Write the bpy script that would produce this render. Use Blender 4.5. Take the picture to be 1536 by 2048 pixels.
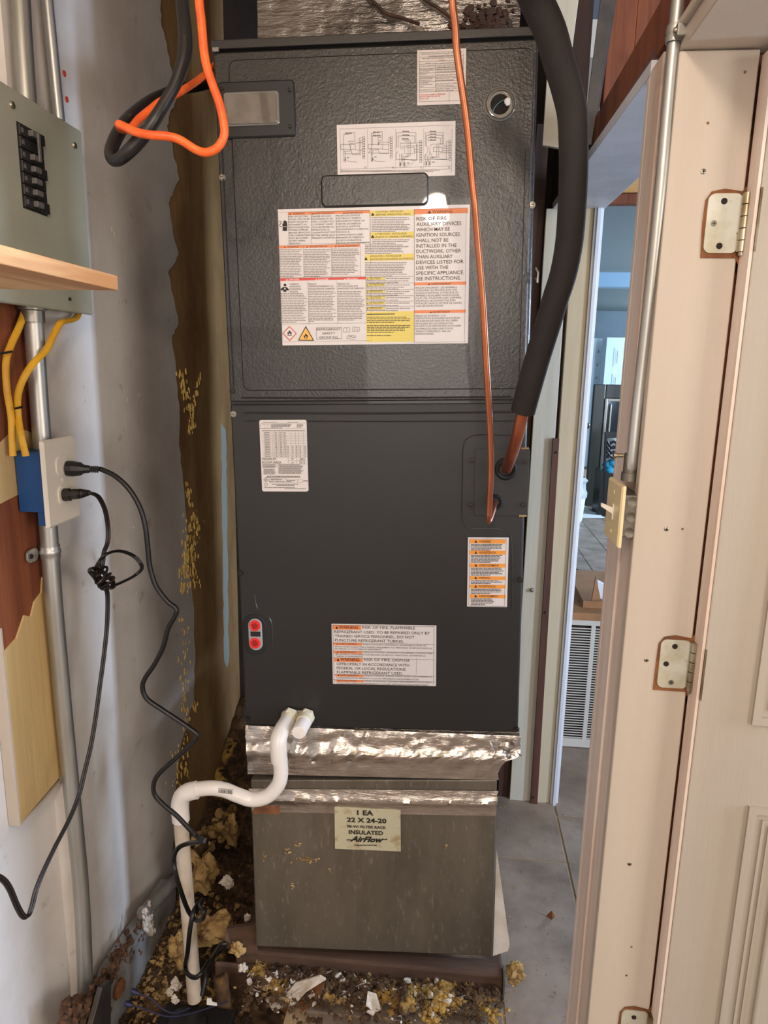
import bpy, bmesh, math, random
from mathutils import Vector, Matrix
from mathutils import noise as mn
import numpy as np
random.seed(7)
S = bpy.context.scene
for o in list(bpy.data.objects): bpy.data.objects.remove(o)

# ------------------------------------------------------------------ camera
PITCH, YAW, ROLL = 0.206464323, 0.0948925869, 0.0193756418
CAM = Vector((0.138035837, -1.44890826 + 0.00000175, 1.5)); FPX = 1403.22071
_right0 = Vector((math.cos(YAW), math.sin(YAW), 0))
_fwd = Vector((-math.sin(YAW)*math.cos(PITCH), math.cos(YAW)*math.cos(PITCH), -math.sin(PITCH)))
_up0 = _right0.cross(_fwd)
_right = _right0*math.cos(ROLL) + _up0*math.sin(ROLL)
_up = -_right0*math.sin(ROLL) + _up0*math.cos(ROLL)
cam = bpy.data.cameras.new('camera'); co = bpy.data.objects.new('camera', cam); S.collection.objects.link(co)
m = Matrix.Identity(4)
for i in range(3):
    m[i][0] = _right[i]; m[i][1] = _up[i]; m[i][2] = -_fwd[i]; m[i][3] = CAM[i]
co.matrix_world = m
cam.sensor_fit = 'VERTICAL'; cam.sensor_height = 36; cam.lens = FPX/2048*36
cam.clip_start = 0.02
S.camera = co

# ------------------------------------------------------------------ light
S.view_settings.view_transform = 'Standard'; S.view_settings.look = 'None'
S.view_settings.exposure = -0.95; S.view_settings.gamma = 1.0; S.view_settings.use_curve_mapping = False
w = bpy.data.worlds.new('world'); S.world = w; w.use_nodes = True
w.node_tree.nodes['Background'].inputs[0].default_value = (0.45, 0.6, 0.85, 1)
w.node_tree.nodes['Background'].inputs[1].default_value = 0.35
def light(name, kind, loc, energy, col, size=0.1, size_y=None, target=None, spread=None):
    l = bpy.data.lights.new(name, kind); l.energy = energy; l.color = col
    if kind == 'AREA':
        l.size = size
        if size_y: l.shape = 'RECTANGLE'; l.size_y = size_y
        if spread: l.spread = spread
    else: l.shadow_soft_size = size
    o = bpy.data.objects.new(name, l); S.collection.objects.link(o); o.location = loc
    if target: o.rotation_euler = (Vector(target)-Vector(loc)).to_track_quat('-Z', 'Y').to_euler()
    return o
light('bulb_light', 'POINT', (0.13, -1.70, 2.20), 60, (1.0, 0.86, 0.71), 0.065)
light('rear_fill_light', 'AREA', (0.30, -3.2, 1.7), 82, (1.0, 0.90, 0.84), 1.2, 1.8, target=(-0.66, 0.1, 1.2))  # added soft fill from behind, brightens the left wall
light('side_fill_light', 'AREA', (2.5, -2.2, 1.5), 75, (1.0, 0.92, 0.84), 1.0, 1.3, target=(-0.6, -0.2, 1.2))  # added fill through the right doorway, lifts the left wall
light('room_window_light', 'AREA', (3.1, -0.75, 1.5), 200, (0.58, 0.74, 1.0), 0.30, 1.3, target=(0.4, 0.0, 1.2))
light('far_window_light', 'AREA', (4.3, 4.6, 1.6), 640, (0.56, 0.75, 1.0), 1.6, 1.5, target=(1.2, 4.6, 1.0))
light('hall_window_light', 'AREA', (4.3, 8.6, 1.7), 260, (0.56, 0.78, 1.0), 1.2, 1.2, target=(1.8, 9.0, 1.1))

# ------------------------------------------------------------------ pixel to place
def ray(px, py): return (_fwd*FPX + _right*(px-768) - _up*(py-1024))
def hit(px, py, ax, k):
    d = ray(px, py); i = 'xyz'.index(ax)
    return CAM + d*((k-CAM[i])/d[i])
def hy(L):  # list of (px,py,Y)
    return [hit(a, b, 'y', c) for a, b, c in L]
def hx(L): return [hit(a, b, 'x', c) for a, b, c in L]
# cabinet frame
def _rc(a, b, c): return Matrix.Rotation(a, 4, 'Z') @ Matrix.Rotation(b, 4, 'X') @ Matrix.Rotation(c, 4, 'Y')
MC = Matrix.Translation((0, 0, 0.691504332)) @ _rc(0.0277688985, -0.0143058861, -0.0285329935)
MCi = MC.inverted()
def loc(px, py, off=0.0):      # pixel -> cabinet-local point on plane y=-off
    o = MCi @ CAM; d = MCi.to_3x3() @ ray(px, py)
    return o + d*((-off-o.y)/d.y)

# ------------------------------------------------------------------ materials
MATS = {}
def srgb(c):
    return tuple(((v/255)/12.92 if v/255 <= 0.04045 else ((v/255+0.055)/1.055)**2.4) for v in c)
def mat(name, col, rough=0.6, metal=0.0, col2=None, scale=8, detail=5, lo=0.4, hi=0.65, bump=0.0, bscale=60,
        stretch=(1, 1, 1), col3=None, scale3=30, lo3=0.6, hi3=0.7, coat=0.0, aniso=0, trans=0.0, emis=None, wood=False, rough2=None, bstretch=None, alpha=1):
    m = bpy.data.materials.new(name); m.use_nodes = True; nt = m.node_tree; N = nt.nodes; K = nt.links
    b = N['Principled BSDF']; c = srgb(col) + (1,)
    b.inputs['Base Color'].default_value = c; b.inputs['Roughness'].default_value = rough; b.inputs['Metallic'].default_value = metal
    b.inputs['Coat Weight'].default_value = coat; b.inputs['Transmission Weight'].default_value = trans
    b.inputs['Alpha'].default_value = alpha
    tc = N.new('ShaderNodeTexCoord')
    def noise(sc, st, det=detail, rough_=0.6):
        mp = N.new('ShaderNodeMapping'); mp.inputs['Scale'].default_value = st; K.new(tc.outputs['Object'], mp.inputs['Vector'])
        n = N.new('ShaderNodeTexNoise'); n.inputs['Scale'].default_value = sc; n.inputs['Detail'].default_value = det
        n.inputs['Roughness'].default_value = rough_
        K.new(mp.outputs[0], n.inputs['Vector']); return n
    out = None
    if col2:
        n = noise(scale, stretch)
        if wood:
            wv = N.new('ShaderNodeTexWave'); wv.inputs['Scale'].default_value = scale; wv.inputs['Distortion'].default_value = 6
            wv.inputs['Detail'].default_value = 3; wv.inputs['Detail Scale'].default_value = 1.5
            mp = N.new('ShaderNodeMapping'); mp.inputs['Scale'].default_value = stretch; K.new(tc.outputs['Object'], mp.inputs['Vector']); K.new(mp.outputs[0], wv.inputs['Vector']); n = wv
        mr = N.new('ShaderNodeMapRange'); mr.inputs[1].default_value = lo; mr.inputs[2].default_value = hi
        K.new(n.outputs['Fac'] if 'Fac' in n.outputs else n.outputs[0], mr.inputs[0])
        mx = N.new('ShaderNodeMix'); mx.data_type = 'RGBA'; mx.inputs[6].default_value = c; mx.inputs[7].default_value = srgb(col2)+(1,)
        K.new(mr.outputs[0], mx.inputs[0]); out = mx.outputs[2]
        if rough2 is not None:
            m2 = N.new('ShaderNodeMapRange'); m2.inputs[1].default_value = lo; m2.inputs[2].default_value = hi
            m2.inputs[3].default_value = rough; m2.inputs[4].default_value = rough2
            K.new(mr.inputs[0].links[0].from_socket, m2.inputs[0]); K.new(m2.outputs[0], b.inputs['Roughness'])
    if col3:
        n = noise(scale3, stretch); mr = N.new('ShaderNodeMapRange'); mr.inputs[1].default_value = lo3; mr.inputs[2].default_value = hi3
        K.new(n.outputs['Fac'], mr.inputs[0]); mx = N.new('ShaderNodeMix'); mx.data_type = 'RGBA'
        if out: K.new(out, mx.inputs[6])
        else: mx.inputs[6].default_value = c
        mx.inputs[7].default_value = srgb(col3)+(1,); K.new(mr.outputs[0], mx.inputs[0]); out = mx.outputs[2]
    if out: K.new(out, b.inputs['Base Color'])
    if bump:
        n = noise(bscale, bstretch or stretch); bp = N.new('ShaderNodeBump'); bp.inputs['Strength'].default_value = bump; bp.inputs['Distance'].default_value = 0.004
        K.new(n.outputs['Fac'], bp.inputs['Height']); K.new(bp.outputs[0], b.inputs['Normal'])
    if emis: b.inputs['Emission Color'].default_value = srgb(emis)+(1,); b.inputs['Emission Strength'].default_value = 1
    MATS[name] = m; return m
V = (1, 1, 0.08); AY = (1, 0.08, 1)
mat('drywall_paint', (212, 206, 200), .62, 0, (190, 180, 170), 3.5, lo=.45, hi=.75, bump=.25, bscale=26, col3=(122, 100, 78), scale3=15, lo3=.64, hi3=.84)
mat('bare_wall', (172, 134, 84), .85, 0, (128, 92, 54), 5, bump=.5, bscale=45, col3=(150, 122, 80), scale3=20, lo3=.6, hi3=.75, stretch=(1, 1, .4))
mat('dark_wood', (70, 44, 30), .8, 0, (38, 24, 17), 14, bump=.4, stretch=V)
mat('back_dark', (42, 34, 28), .9, 0, (22, 18, 15), 6, bump=.3)
mat('red_wood', (140, 78, 46), .7, 0, (98, 48, 26), 22, lo=.35, hi=.7, bump=.35, bscale=90, stretch=V, col3=(52, 24, 14), scale3=9, lo3=.62, hi3=.8)
mat('pine', (205, 165, 105), .6, 0, (178, 128, 70), 26, lo=.3, hi=.75, bump=.2, stretch=(0.08, 1, 1))
mat('shelf_wood', (222, 178, 124), .6, 0, (186, 130, 80), 18, lo=.45, hi=.62, bump=.3, bscale=70, stretch=AY)
mat('tan_board', (205, 176, 122), .7, 0, (184, 150, 96), 9, bump=.25, bscale=80, stretch=V, col3=(120, 84, 44), scale3=26, lo3=.7, hi3=.78)
mat('white_paint', (194, 183, 169), .5, 0, (184, 170, 154), 3, bump=.12, bscale=120, stretch=V, col3=(150, 118, 84), scale3=9, lo3=.72, hi3=.86)
mat('door_paint', (176, 166, 150), .5, 0, (165, 152, 136), 2.5, bump=.1, bscale=140, stretch=V)
mat('pink_paint', (226, 211, 200), .6, 0, (206, 182, 164), 12, bump=.35, bscale=60, stretch=V, col3=(128, 92, 64), scale3=22, lo3=.68, hi3=.8)
mat('post_paint', (196, 192, 178), .6, 0, (176, 164, 140), 7, bump=.25, bscale=60, stretch=V, col3=(92, 74, 52), scale3=13, lo3=.7, hi3=.82)
mat('post_tan', (196, 184, 158), .6, 0, (190, 160, 110), 2.2, lo=.4, hi=.62, bump=.25, bscale=60, stretch=V, col3=(92, 74, 52), scale3=13, lo3=.7, hi3=.82)
mat('cool_white', (222, 226, 232), .5, 0, (205, 208, 216), 6, bump=.1, stretch=V)
mat('head_white', (216, 218, 226), .55, 0, (200, 200, 208), 5, bump=.15, col3=(120, 104, 92), scale3=24, lo3=.74, hi3=.8)
mat('floor_tile', (158, 140, 124), .5, 0, (104, 88, 74), 5, lo=.32, hi=.72, bump=.25, bscale=20, col3=(108, 78, 46), scale3=3.2, lo3=.62, hi3=.8, rough2=.7)
mat('grout', (176, 150, 118), .9)
mat('dirt', (64, 48, 32), .95, 0, (36, 26, 18), 22, bump=1.0, bscale=60)
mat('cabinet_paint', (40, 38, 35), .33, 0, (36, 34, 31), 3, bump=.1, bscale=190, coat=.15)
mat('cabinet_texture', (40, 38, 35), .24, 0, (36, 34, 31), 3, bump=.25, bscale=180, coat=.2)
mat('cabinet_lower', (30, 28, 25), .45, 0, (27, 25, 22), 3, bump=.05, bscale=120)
mat('black_plastic', (22, 21, 21), .45)
mat('black_rubber', (18, 17, 17), .7)
mat('clear_grey', (120, 112, 100), .12, 0.2, (70, 62, 54), 9, lo=.35, hi=.7, coat=1)
mat('clear_ring', (116, 112, 104), .12, .1, coat=1)
mat('label_white', (214, 204, 196), .36, coat=.1, bump=.1, bscale=210)
mat('label_old', (186, 176, 142), .6, 0, (150, 120, 70), 30, lo=.55, hi=.75)
mat('ink', (62, 54, 48), .6); mat('ink_black', (24, 20, 18), .6); mat('ink_grey', (136, 124, 114), .6); mat('ink_red', (200, 66, 44), .6)
mat('print_orange', (226, 128, 72), .45); mat('print_orange_bright', (234, 146, 48), .45); mat('print_yellow', (224, 200, 96), .45)
mat('print_red', (208, 62, 52), .45); mat('print_tan', (232, 176, 76), .45)
mat('white_ink', (240, 232, 224), .5)
mat('pvc', (232, 226, 220), .3, 0, coat=.3)
mat('pvc_dirty', (206, 194, 178), .45, 0, (168, 148, 120), 9, bump=.1)
mat('pvc_cream', (226, 216, 186), .4)
mat('red_plastic', (225, 42, 34), .35, coat=.4)
mat('grey_plastic', (150, 150, 150), .45)
mat('copper', (196, 116, 82), .36, .85, (164, 86, 58), 14, lo=.35, hi=.75, stretch=V)
mat('copper_bright', (208, 134, 98), .34, .85, (184, 106, 72), 20, stretch=V)
mat('foam_insulation', (36, 30, 27), .8, 0, (28, 23, 21), 8, bump=.2, bscale=80)
mat('galvanised', (150, 146, 138), .42, .85, (112, 104, 92), 6, bump=.12, bscale=40, rough2=.6)
mat('conduit_metal', (200, 200, 196), .42, .8, (160, 158, 150), 16, stretch=V, bump=.1)
mat('plenum_metal', (124, 114, 98), .42, .55, (86, 76, 62), 6, lo=.35, hi=.7, stretch=(1, 1, .3), bump=.08, bscale=90, col3=(172, 162, 142), scale3=110, lo3=.58, hi3=.95, rough2=.58, bstretch=V)
mat('foil', (208, 200, 190), .27, 1, bump=.5, bscale=60, stretch=(.5, 1, 1.8))
mat('foil_duct', (120, 115, 110), .2, 1, (56, 52, 48), 9, bump=.9, bscale=60, stretch=(.35, 1, 1.4))
mat('orange_vinyl', (244, 108, 40), .45, 0, (222, 84, 26), 30, bump=.1)
mat('cable_black', (26, 23, 22), .4, 0, (86, 74, 64), 34, lo=.64, hi=.75, bump=.15)
mat('cord_black', (11, 10, 10), .38); mat('cord_brown', (30, 24, 20), .4)
mat('yellow_vinyl', (222, 170, 40), .5, 0, (196, 140, 30), 14)
mat('blue_plastic', (22, 74, 132), .5)
mat('ivory_plastic', (226, 218, 204), .35); mat('almond_plastic', (222, 204, 158), .4)
mat('panel_grey', (158, 158, 142), .5, 0, (148, 147, 130), 5, bump=.05)
mat('breaker_black', (36, 34, 33), .5); mat('toggle_grey', (96, 92, 90), .5)
mat('screw_metal', (150, 144, 132), .35, .9); mat('screw_dark', (48, 45, 42), .4, .6); mat('hole_dark', (30, 24, 20), .9)
mat('rust_brown', (134, 84, 46), .85, 0, (96, 56, 30), 30, bump=.4)
mat('hinge_paint', (200, 198, 184), .45, .2, (170, 160, 130), 18, col3=(142, 100, 52), scale3=60, lo3=.66, hi3=.74)
mat('hinge_metal', (176, 166, 142), .3, .9, (130, 108, 74), 20)
mat('angle_brown', (92, 56, 44), .6, 0, (74, 44, 34), 20, stretch=V)
mat('insulation_yellow', (178, 146, 92), .95, 0, (130, 98, 56), 24, bump=.9, bscale=70, col3=(92, 66, 38), scale3=34, lo3=.58, hi3=.68)
mat('insulation_brown', (98, 72, 46), .98, 0, (54, 38, 24), 30, lo=.35, hi=.65, bump=1.0, bscale=90, col3=(176, 138, 66), scale3=9, lo3=.56, hi3=.64)
mat('insulation_dark', (70, 50, 34), .98, 0, (40, 28, 18), 40, bump=1.0, bscale=120)
mat('insulation_red', (104, 74, 52), .98, 0, (62, 42, 30), 40, bump=1.0, bscale=120)
mat('foam_bright', (236, 202, 120), .9, 0, (206, 168, 88), 40)
mat('fluff_white', (212, 202, 190), .95, 0, (176, 162, 144), 30, bump=.5)
mat('base_wood', (96, 70, 52), .85, 0, (58, 40, 28), 12, bump=.5, bscale=50, stretch=(.15, 1, 1), col3=(160, 132, 104), scale3=11, lo3=.6, hi3=.72)
mat('sill_grey', (150, 150, 150), .6, 0, (112, 106, 100), 7, bump=.3)
mat('metal_dark', (74, 72, 72), .5, .6, (96, 88, 80), 12)
mat('cardboard', (168, 122, 82), .8, 0, (150, 106, 70), 8)
mat('grille_white', (204, 200, 190), .5); mat('grille_dark', (52, 38, 32), .9)
mat('pale_grey', (168, 172, 160), .6)
mat('far_wall', (116, 126, 134), .8, 0, (108, 118, 126), 2); mat('far_ceiling', (128, 138, 138), .85)
mat('far_beam', (140, 170, 192), .7); mat('far_door', (214, 226, 234), .5)
mat('frame_dark', (66, 64, 56), .35, .2, (50, 48, 42), 8, stretch=V); mat('mirror', (150, 156, 160), .06, 1)
mat('black_gloss', (26, 24, 24), .3); mat('teal_cloth', (40, 140, 170), .8); mat('bag_plastic', (190, 196, 196), .35, trans=.3)
mat('wood_light', (196, 176, 140), .8); mat('barcode', (40, 36, 34), .5); mat('teal_wire', (70, 110, 110), .5)
mat('paper', (224, 224, 220), .8); mat('blue_strand', (24, 30, 66), .5)
mat('ceiling_white', (206, 200, 190), .8); mat('garage_wall', (186, 178, 168), .85, 0, (170, 162, 152), 2)

# ------------------------------------------------------------------ mesh builder
COL = S.collection
class MB:
    def __init__(s, M=None): s.v = []; s.f = []; s.mi = []; s.sm = []; s.M = M; s.cur = 0
    def add(s, vs, fs, smooth=False):
        b = len(s.v)
        for p in vs:
            p = Vector(p); s.v.append(tuple(s.M @ p if s.M else p))
        for f in fs: s.f.append(tuple(b+i for i in f)); s.mi.append(s.cur); s.sm.append(smooth)
        return s
    def box(s, x0, x1, y0, y1, z0, z1):
        return s.add([(x0, y0, z0), (x1, y0, z0), (x1, y1, z0), (x0, y1, z0), (x0, y0, z1), (x1, y0, z1), (x1, y1, z1), (x0, y1, z1)],
              [(3, 2, 1, 0), (4, 5, 6, 7), (0, 1, 5, 4), (1, 2, 6, 5), (2, 3, 7, 6), (3, 0, 4, 7)])
    def prism(s, pts, d):       # polygon pts (CCW seen from outside), pushed by d
        n = len(pts); d = Vector(d); a = [Vector(p) for p in pts]
        return s.add(a + [p+d for p in a], [tuple(range(n)), tuple(reversed(range(n, 2*n)))] + [(i+n, (i+1) % n+n, (i+1) % n, i) for i in range(n)])
    def tube(s, pts, r, n=10, smooth=True, cap=True, flat=1.0, twist=0.0):
        pts = [Vector(p) for p in pts]; rs = r if isinstance(r, (list, tuple)) else [r]*len(pts)
        t0 = (pts[1]-pts[0]).normalized(); u = t0.orthogonal().normalized(); vs = []; fs = []
        for i, p in enumerate(pts):
            t = (pts[min(i+1, len(pts)-1)]-pts[max(i-1, 0)])
            t = t.normalized() if t.length > 1e-9 else t0
            u = (u - t*u.dot(t)); u = u.normalized() if u.length > 1e-6 else t.orthogonal().normalized(); w_ = t.cross(u)
            for k in range(n):
                a = 2*math.pi*k/n+twist*i; vs.append(p + u*math.cos(a)*rs[i] + w_*math.sin(a)*rs[i]*flat)
        for i in range(len(pts)-1):
            for k in range(n): k2 = (k+1) % n; fs.append((i*n+k, i*n+k2, (i+1)*n+k2, (i+1)*n+k))
        s.add(vs, fs, smooth)
        if cap:
            b = len(s.v); L = len(pts)-1
            s.f.append(tuple(b-len(vs)+k for k in reversed(range(n)))); s.mi.append(s.cur); s.sm.append(False)
            s.f.append(tuple(b-n+k for k in range(n))); s.mi.append(s.cur); s.sm.append(False)
        return s
    def cyl(s, p0, p1, r, n=16, r1=None): return s.tube([p0, p1], [r, r if r1 is None else r1], n)
    def lathe(s, p, axis, prof, n=20):      # prof: (dist along axis, radius)
        p = Vector(p); a = Vector(axis).normalized(); return s.tube_like(p, a, prof, n)
    def tube_like(s, p, a, prof, n):
        u = a.orthogonal().normalized(); w_ = a.cross(u); vs = []; fs = []
        for d, r in prof:
            for k in range(n): t = 2*math.pi*k/n; vs.append(p+a*d+(u*math.cos(t)+w_*math.sin(t))*r)
        for i in range(len(prof)-1):
            for k in range(n): k2 = (k+1) % n; fs.append((i*n+k, i*n+k2, (i+1)*n+k2, (i+1)*n+k))
        return s.add(vs, fs, True)
    def blob(s, p, r, sq=(1, 1, 1), jit=.25, seg=6, rings=4):
        p = Vector(p); vs = [p+Vector((0, 0, r*sq[2]))]; fs = []
        for i in range(1, rings):
            th = math.pi*i/rings
            for k in range(seg):
                a = 2*math.pi*k/seg; q = r*(1+random.uniform(-jit, jit))
                vs.append(p+Vector((math.sin(th)*math.cos(a)*q*sq[0], math.sin(th)*math.sin(a)*q*sq[1], math.cos(th)*q*sq[2])))
        vs.append(p-Vector((0, 0, r*sq[2]))); L = len(vs)-1
        for k in range(seg):
            k2 = (k+1) % seg; fs.append((0, 1+k, 1+k2))
            for i in range(rings-2): fs.append((1+i*seg+k, 1+(i+1)*seg+k, 1+(i+1)*seg+k2, 1+i*seg+k2))
            fs.append((L, 1+(rings-2)*seg+k2, 1+(rings-2)*seg+k))
        return s.add(vs, fs, jit < .2)
def spline(P, k=6):
    P = [Vector(p) for p in P]; out = []
    for i in range(len(P)-1):
        p0 = P[max(i-1, 0)]; p1 = P[i]; p2 = P[i+1]; p3 = P[min(i+2, len(P)-1)]
        for j in range(k):
            t = j/k; out.append(.5*((2*p1)+(p2-p0)*t+(2*p0-5*p1+4*p2-p3)*t*t+(3*p1-p0-3*p2+p3)*t**3))
    out.append(P[-1]); return out
def obj(name, mb, mats, parent=None, bev=0, seg=2, kind=None, label=None):
    me = bpy.data.meshes.new(name); me.from_pydata(mb.v, [], mb.f)
    if isinstance(mats, str): mats = [mats]
    for m_ in mats: me.materials.append(MATS[m_])
    me.polygons.foreach_set('material_index', mb.mi); me.polygons.foreach_set('use_smooth', mb.sm)
    me.update()
    if any(mb.sm): me.set_sharp_from_angle(angle=math.radians(52))
    o = bpy.data.objects.new(name, me); COL.objects.link(o)
    if parent:
        o.parent = parent; o.matrix_parent_inverse = wmat(parent).inverted()
    if bev:
        b = o.modifiers.new('bevel', 'BEVEL'); b.width = bev; b.segments = seg; b.limit_method = 'ANGLE'; b.angle_limit = math.radians(40)
    if kind: o['kind'] = kind
    if label: o['label'] = label
    return o
def wmat(o):
    if o.parent: return wmat(o.parent) @ o.matrix_parent_inverse @ o.matrix_basis
    return o.matrix_basis.copy()
def thing(name, label, cat, base, group=None):
    o = bpy.data.objects.new(name, None); COL.objects.link(o); o.location = base; o.empty_display_size = .05
    o['label'] = label; o['category'] = cat
    if group: o['group'] = group
    return o
def tag(o, label, cat, group=None, kind=None):
    o['label'] = label; o['category'] = cat
    if group: o['group'] = group
    if kind: o['kind'] = kind
    return o
def struct(name, mb, mats, label=None, cat='wall', bev=0):
    o = obj(name, mb, mats, bev=bev); o['kind'] = 'structure'
    if label: o['label'] = label; o['category'] = cat
    return o
def rrect(x0, x1, z0, z1, r, n=5):        # CCW seen from -y
    P = []
    for cx, cz, a0 in ((x1-r, z0+r, -90), (x1-r, z1-r, 0), (x0+r, z1-r, 90), (x0+r, z0+r, 180)):
        for i in range(n+1):
            a = math.radians(a0+90*i/n); P.append((cx+r*math.cos(a), cz+r*math.sin(a)))
    return P
def plate(mb, x0, x1, z0, z1, r, y0, y1, ch=0.0):   # rounded plate, front at y0 (smaller y), back y1, chamfer ch
    P = rrect(x0, x1, z0, z1, r); n = len(P); cx, cz = (x0+x1)/2, (z0+z1)/2
    fr = rrect(x0+ch, x1-ch, z0+ch, z1-ch, max(r-ch, .0005)) if ch else P
    vs = [(a, y0, b) for a, b in fr]+[(a, y0+ch*.7, b) for a, b in P]+[(a, y1, b) for a, b in P]
    fs = [tuple(range(n))]
    for L in (0, 1):
        for i in range(n): j = (i+1) % n; fs.append((L*n+i, L*n+n+i, L*n+n+j, L*n+j))
    return mb.add(vs, fs)
# ---- lettering
_tc = {}
def text_mesh(s, bold=0.0, shear=0.0):
    k = (s, bold, shear)
    if k in _tc: return _tc[k]
    cu = bpy.data.curves.new('t', 'FONT'); cu.body = s; cu.resolution_u = 2; cu.offset = bold; cu.shear = shear
    o = bpy.data.objects.new('t', cu); me = bpy.data.meshes.new_from_object(o)
    vs = [tuple(v.co) for v in me.vertices]; fs = [tuple(p.vertices) for p in me.polygons]
    bpy.data.objects.remove(o); bpy.data.curves.remove(cu); bpy.data.meshes.remove(me)
    _tc[k] = (vs, fs); return _tc[k]
_H = None
def caph():
    global _H
    if _H is None: _H = max(v[1] for v in text_mesh('H')[0])
    return _H
class Sheet:
    """flat print on the cabinet plane; coordinates are those of a crop (ox,oy,scale) of the front"""
    def __init__(s, ox, oy, sc, off):
        s.ox, s.oy, s.sc, s.off = ox, oy, sc, off; s.mb = MB(MC); s.mats = []
    def crop(s, ox, oy, sc): s.ox, s.oy, s.sc = ox, oy, sc
    def use(s, m_):
        if m_ not in s.mats: s.mats.append(m_)
        s.mb.cur = s.mats.index(m_)
    def p(s, x, y, off=0): return loc(s.ox+x/s.sc, s.oy+y/s.sc, s.off+off)
    def rect(s, x, y, w_, h, m_, up=.0002):
        s.use(m_); a = s.p(x, y, up); b = s.p(x+w_, y, up); c = s.p(x, y+h, up); yy = a.y
        s.mb.add([(a.x, yy, c.z), (b.x, yy, c.z), (b.x, yy, a.z), (a.x, yy, a.z)], [(0, 1, 2, 3)])
    def frame(s, x, y, w_, h, t, m_='ink', up=.0003):
        s.rect(x, y, w_, t, m_, up); s.rect(x, y+h-t, w_, t, m_, up); s.rect(x, y, t, h, m_, up); s.rect(x+w_-t, y, t, h, m_, up)
    def text(s, t, x, y, w_, h, m_='ink', bold=.0, shear=0, up=.0005):
        s.use(m_); vs, fs = text_mesh(t, bold, shear); x0 = min(v[0] for v in vs); x1 = max(v[0] for v in vs)
        a = s.p(x, y, up); b = s.p(x+w_, y, up); c = s.p(x, y-h, up)
        sx = (b.x-a.x)/(x1-x0); sz = (c.z-a.z)/caph()
        s.mb.add([(a.x+(v[0]-x0)*sx, a.y, a.z+v[1]*sz) for v in vs], fs)
    def lines(s, x, y, w_, n, pitch, m_='ink_grey', fill=.42, last=.6, seed=1):
        R = random.Random(seed+int(x*7+y*3))
        for i in range(n):
            W = w_*(R.uniform(.82, 1) if i < n-1 else last); q = x
            while q < x+W:
                ww = R.uniform(pitch*.7, pitch*2.8); ww = min(ww, x+W-q)
                if ww > 1: s.rect(q, y+i*pitch, ww, pitch*fill, m_, .0004)
                q += ww+pitch*.28
    def poly(s, P, m_, up=.0004):
        s.use(m_); Q = [s.p(a, b, up) for a, b in P]; s.mb.add(Q, [tuple(range(len(Q)))])
    def line(s, P, t=3, m_='ink', up=.0004):
        for (a, b), (c, d) in zip(P[:-1], P[1:]):
            L = math.hypot(c-a, d-b) or 1; nx, ny = -(d-b)/L*t/2, (c-a)/L*t/2
            s.poly([(a+nx, b+ny), (c+nx, d+ny), (c-nx, d-ny), (a-nx, b-ny)], m_, up)
    def tri(s, cx, yb, w_, h, m_='ink_black', up=.0005): s.poly([(cx-w_/2, yb), (cx+w_/2, yb), (cx, yb-h)], m_, up)
    def disc(s, cx, cy, r, m_, up=.0005, n=14): s.poly([(cx+r*math.cos(2*math.pi*i/n), cy+r*math.sin(2*math.pi*i/n)) for i in range(n)], m_, up)
    def done(s, parent, name='lettering'): return obj(name, s.mb, s.mats, parent)
def sheet_plate(name, px0, py0, px1, py1, parent, label, m_='label_white', r=.0008, off=.0015):
    a = loc(px0, py0); b = loc(px1, py1); mb = MB(MC)
    plate(mb, a.x, b.x, b.z, a.z, r, -off, .0, 0); return obj(name, mb, m_, parent, label=label)

# =================================================================== SETTING
XW = -.66
# left wall: bare board surface, with the painted layer over it as its own piece
mb = MB(); mb.box(-.78, XW, -.17, 1.06, -.03, 2.75)
wl = struct('wall_left', mb, 'bare_wall')
mb = MB(); mb.box(-.78, -.685, -3.95, -.17, -.03, 2.75); obj('wall_panel', mb, 'drywall_paint', wl)
edge = [(322, 0), (322, 40), (334, 90), (344, 140), (353, 200), (340, 228), (334, 252), (346, 300), (359, 359), (346, 385), (337, 406), (345, 455), (357, 505), (352, 522), (336, 545), (346, 590), (357, 648), (344, 672), (352, 740), (359, 810), (358, 890), (366, 960), (372, 1028), (374, 1100), (384, 1185), (388, 1250), (391, 1320), (388, 1400), (372, 1460), (358, 1506), (350, 1600), (345, 1700)]
e2 = []
for (a, b), (c, d) in zip(edge[:-1], edge[1:]):
    for k in range(4): e2.append((a+(c-a)*k/4+(random.uniform(-2.2, 2.2) if k else 0), b+(d-b)*k/4))
edge = e2+[edge[-1]]
P = [hit(a, b, 'x', XW+.003) for a, b in edge]
P = [Vector((XW+.003, P[0].y-.02, 2.75))] + P + [Vector((XW+.003, P[-1].y-.01, -.02)), Vector((XW+.003, -.17, .0)), Vector((XW+.003, -.17, 2.75))]
mb = MB(); mb.prism(list(reversed(P)), (-.0029, 0, 0)); obj('paint_layer', mb, 'drywall_paint', wl)
mb = MB(); mb.box(-.6849, -.6571, -.1719, -.1701, 0, 2.74); obj('paint_layer', mb, 'drywall_paint', wl)
# closet back wall, ceiling, joists
mb = MB(); mb.box(-.78, .43, 1.06, 1.16, -.2, 2.75); struct('wall_back', mb, 'back_dark')
mb = MB(); mb.box(-.78, 3.2, -3.95, .6, 2.75, 2.85); struct('ceiling', mb, 'ceiling_white')
mb = MB(); mb.box(-.78, .43, .6, 1.16, 2.75, 2.85); struct('ceiling_closet', mb, 'dark_wood')
mb = MB(); mb.box(-.78, 3.2, -4.05, -3.95, 0, 2.85); struct('wall_rear', mb, 'garage_wall')
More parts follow.
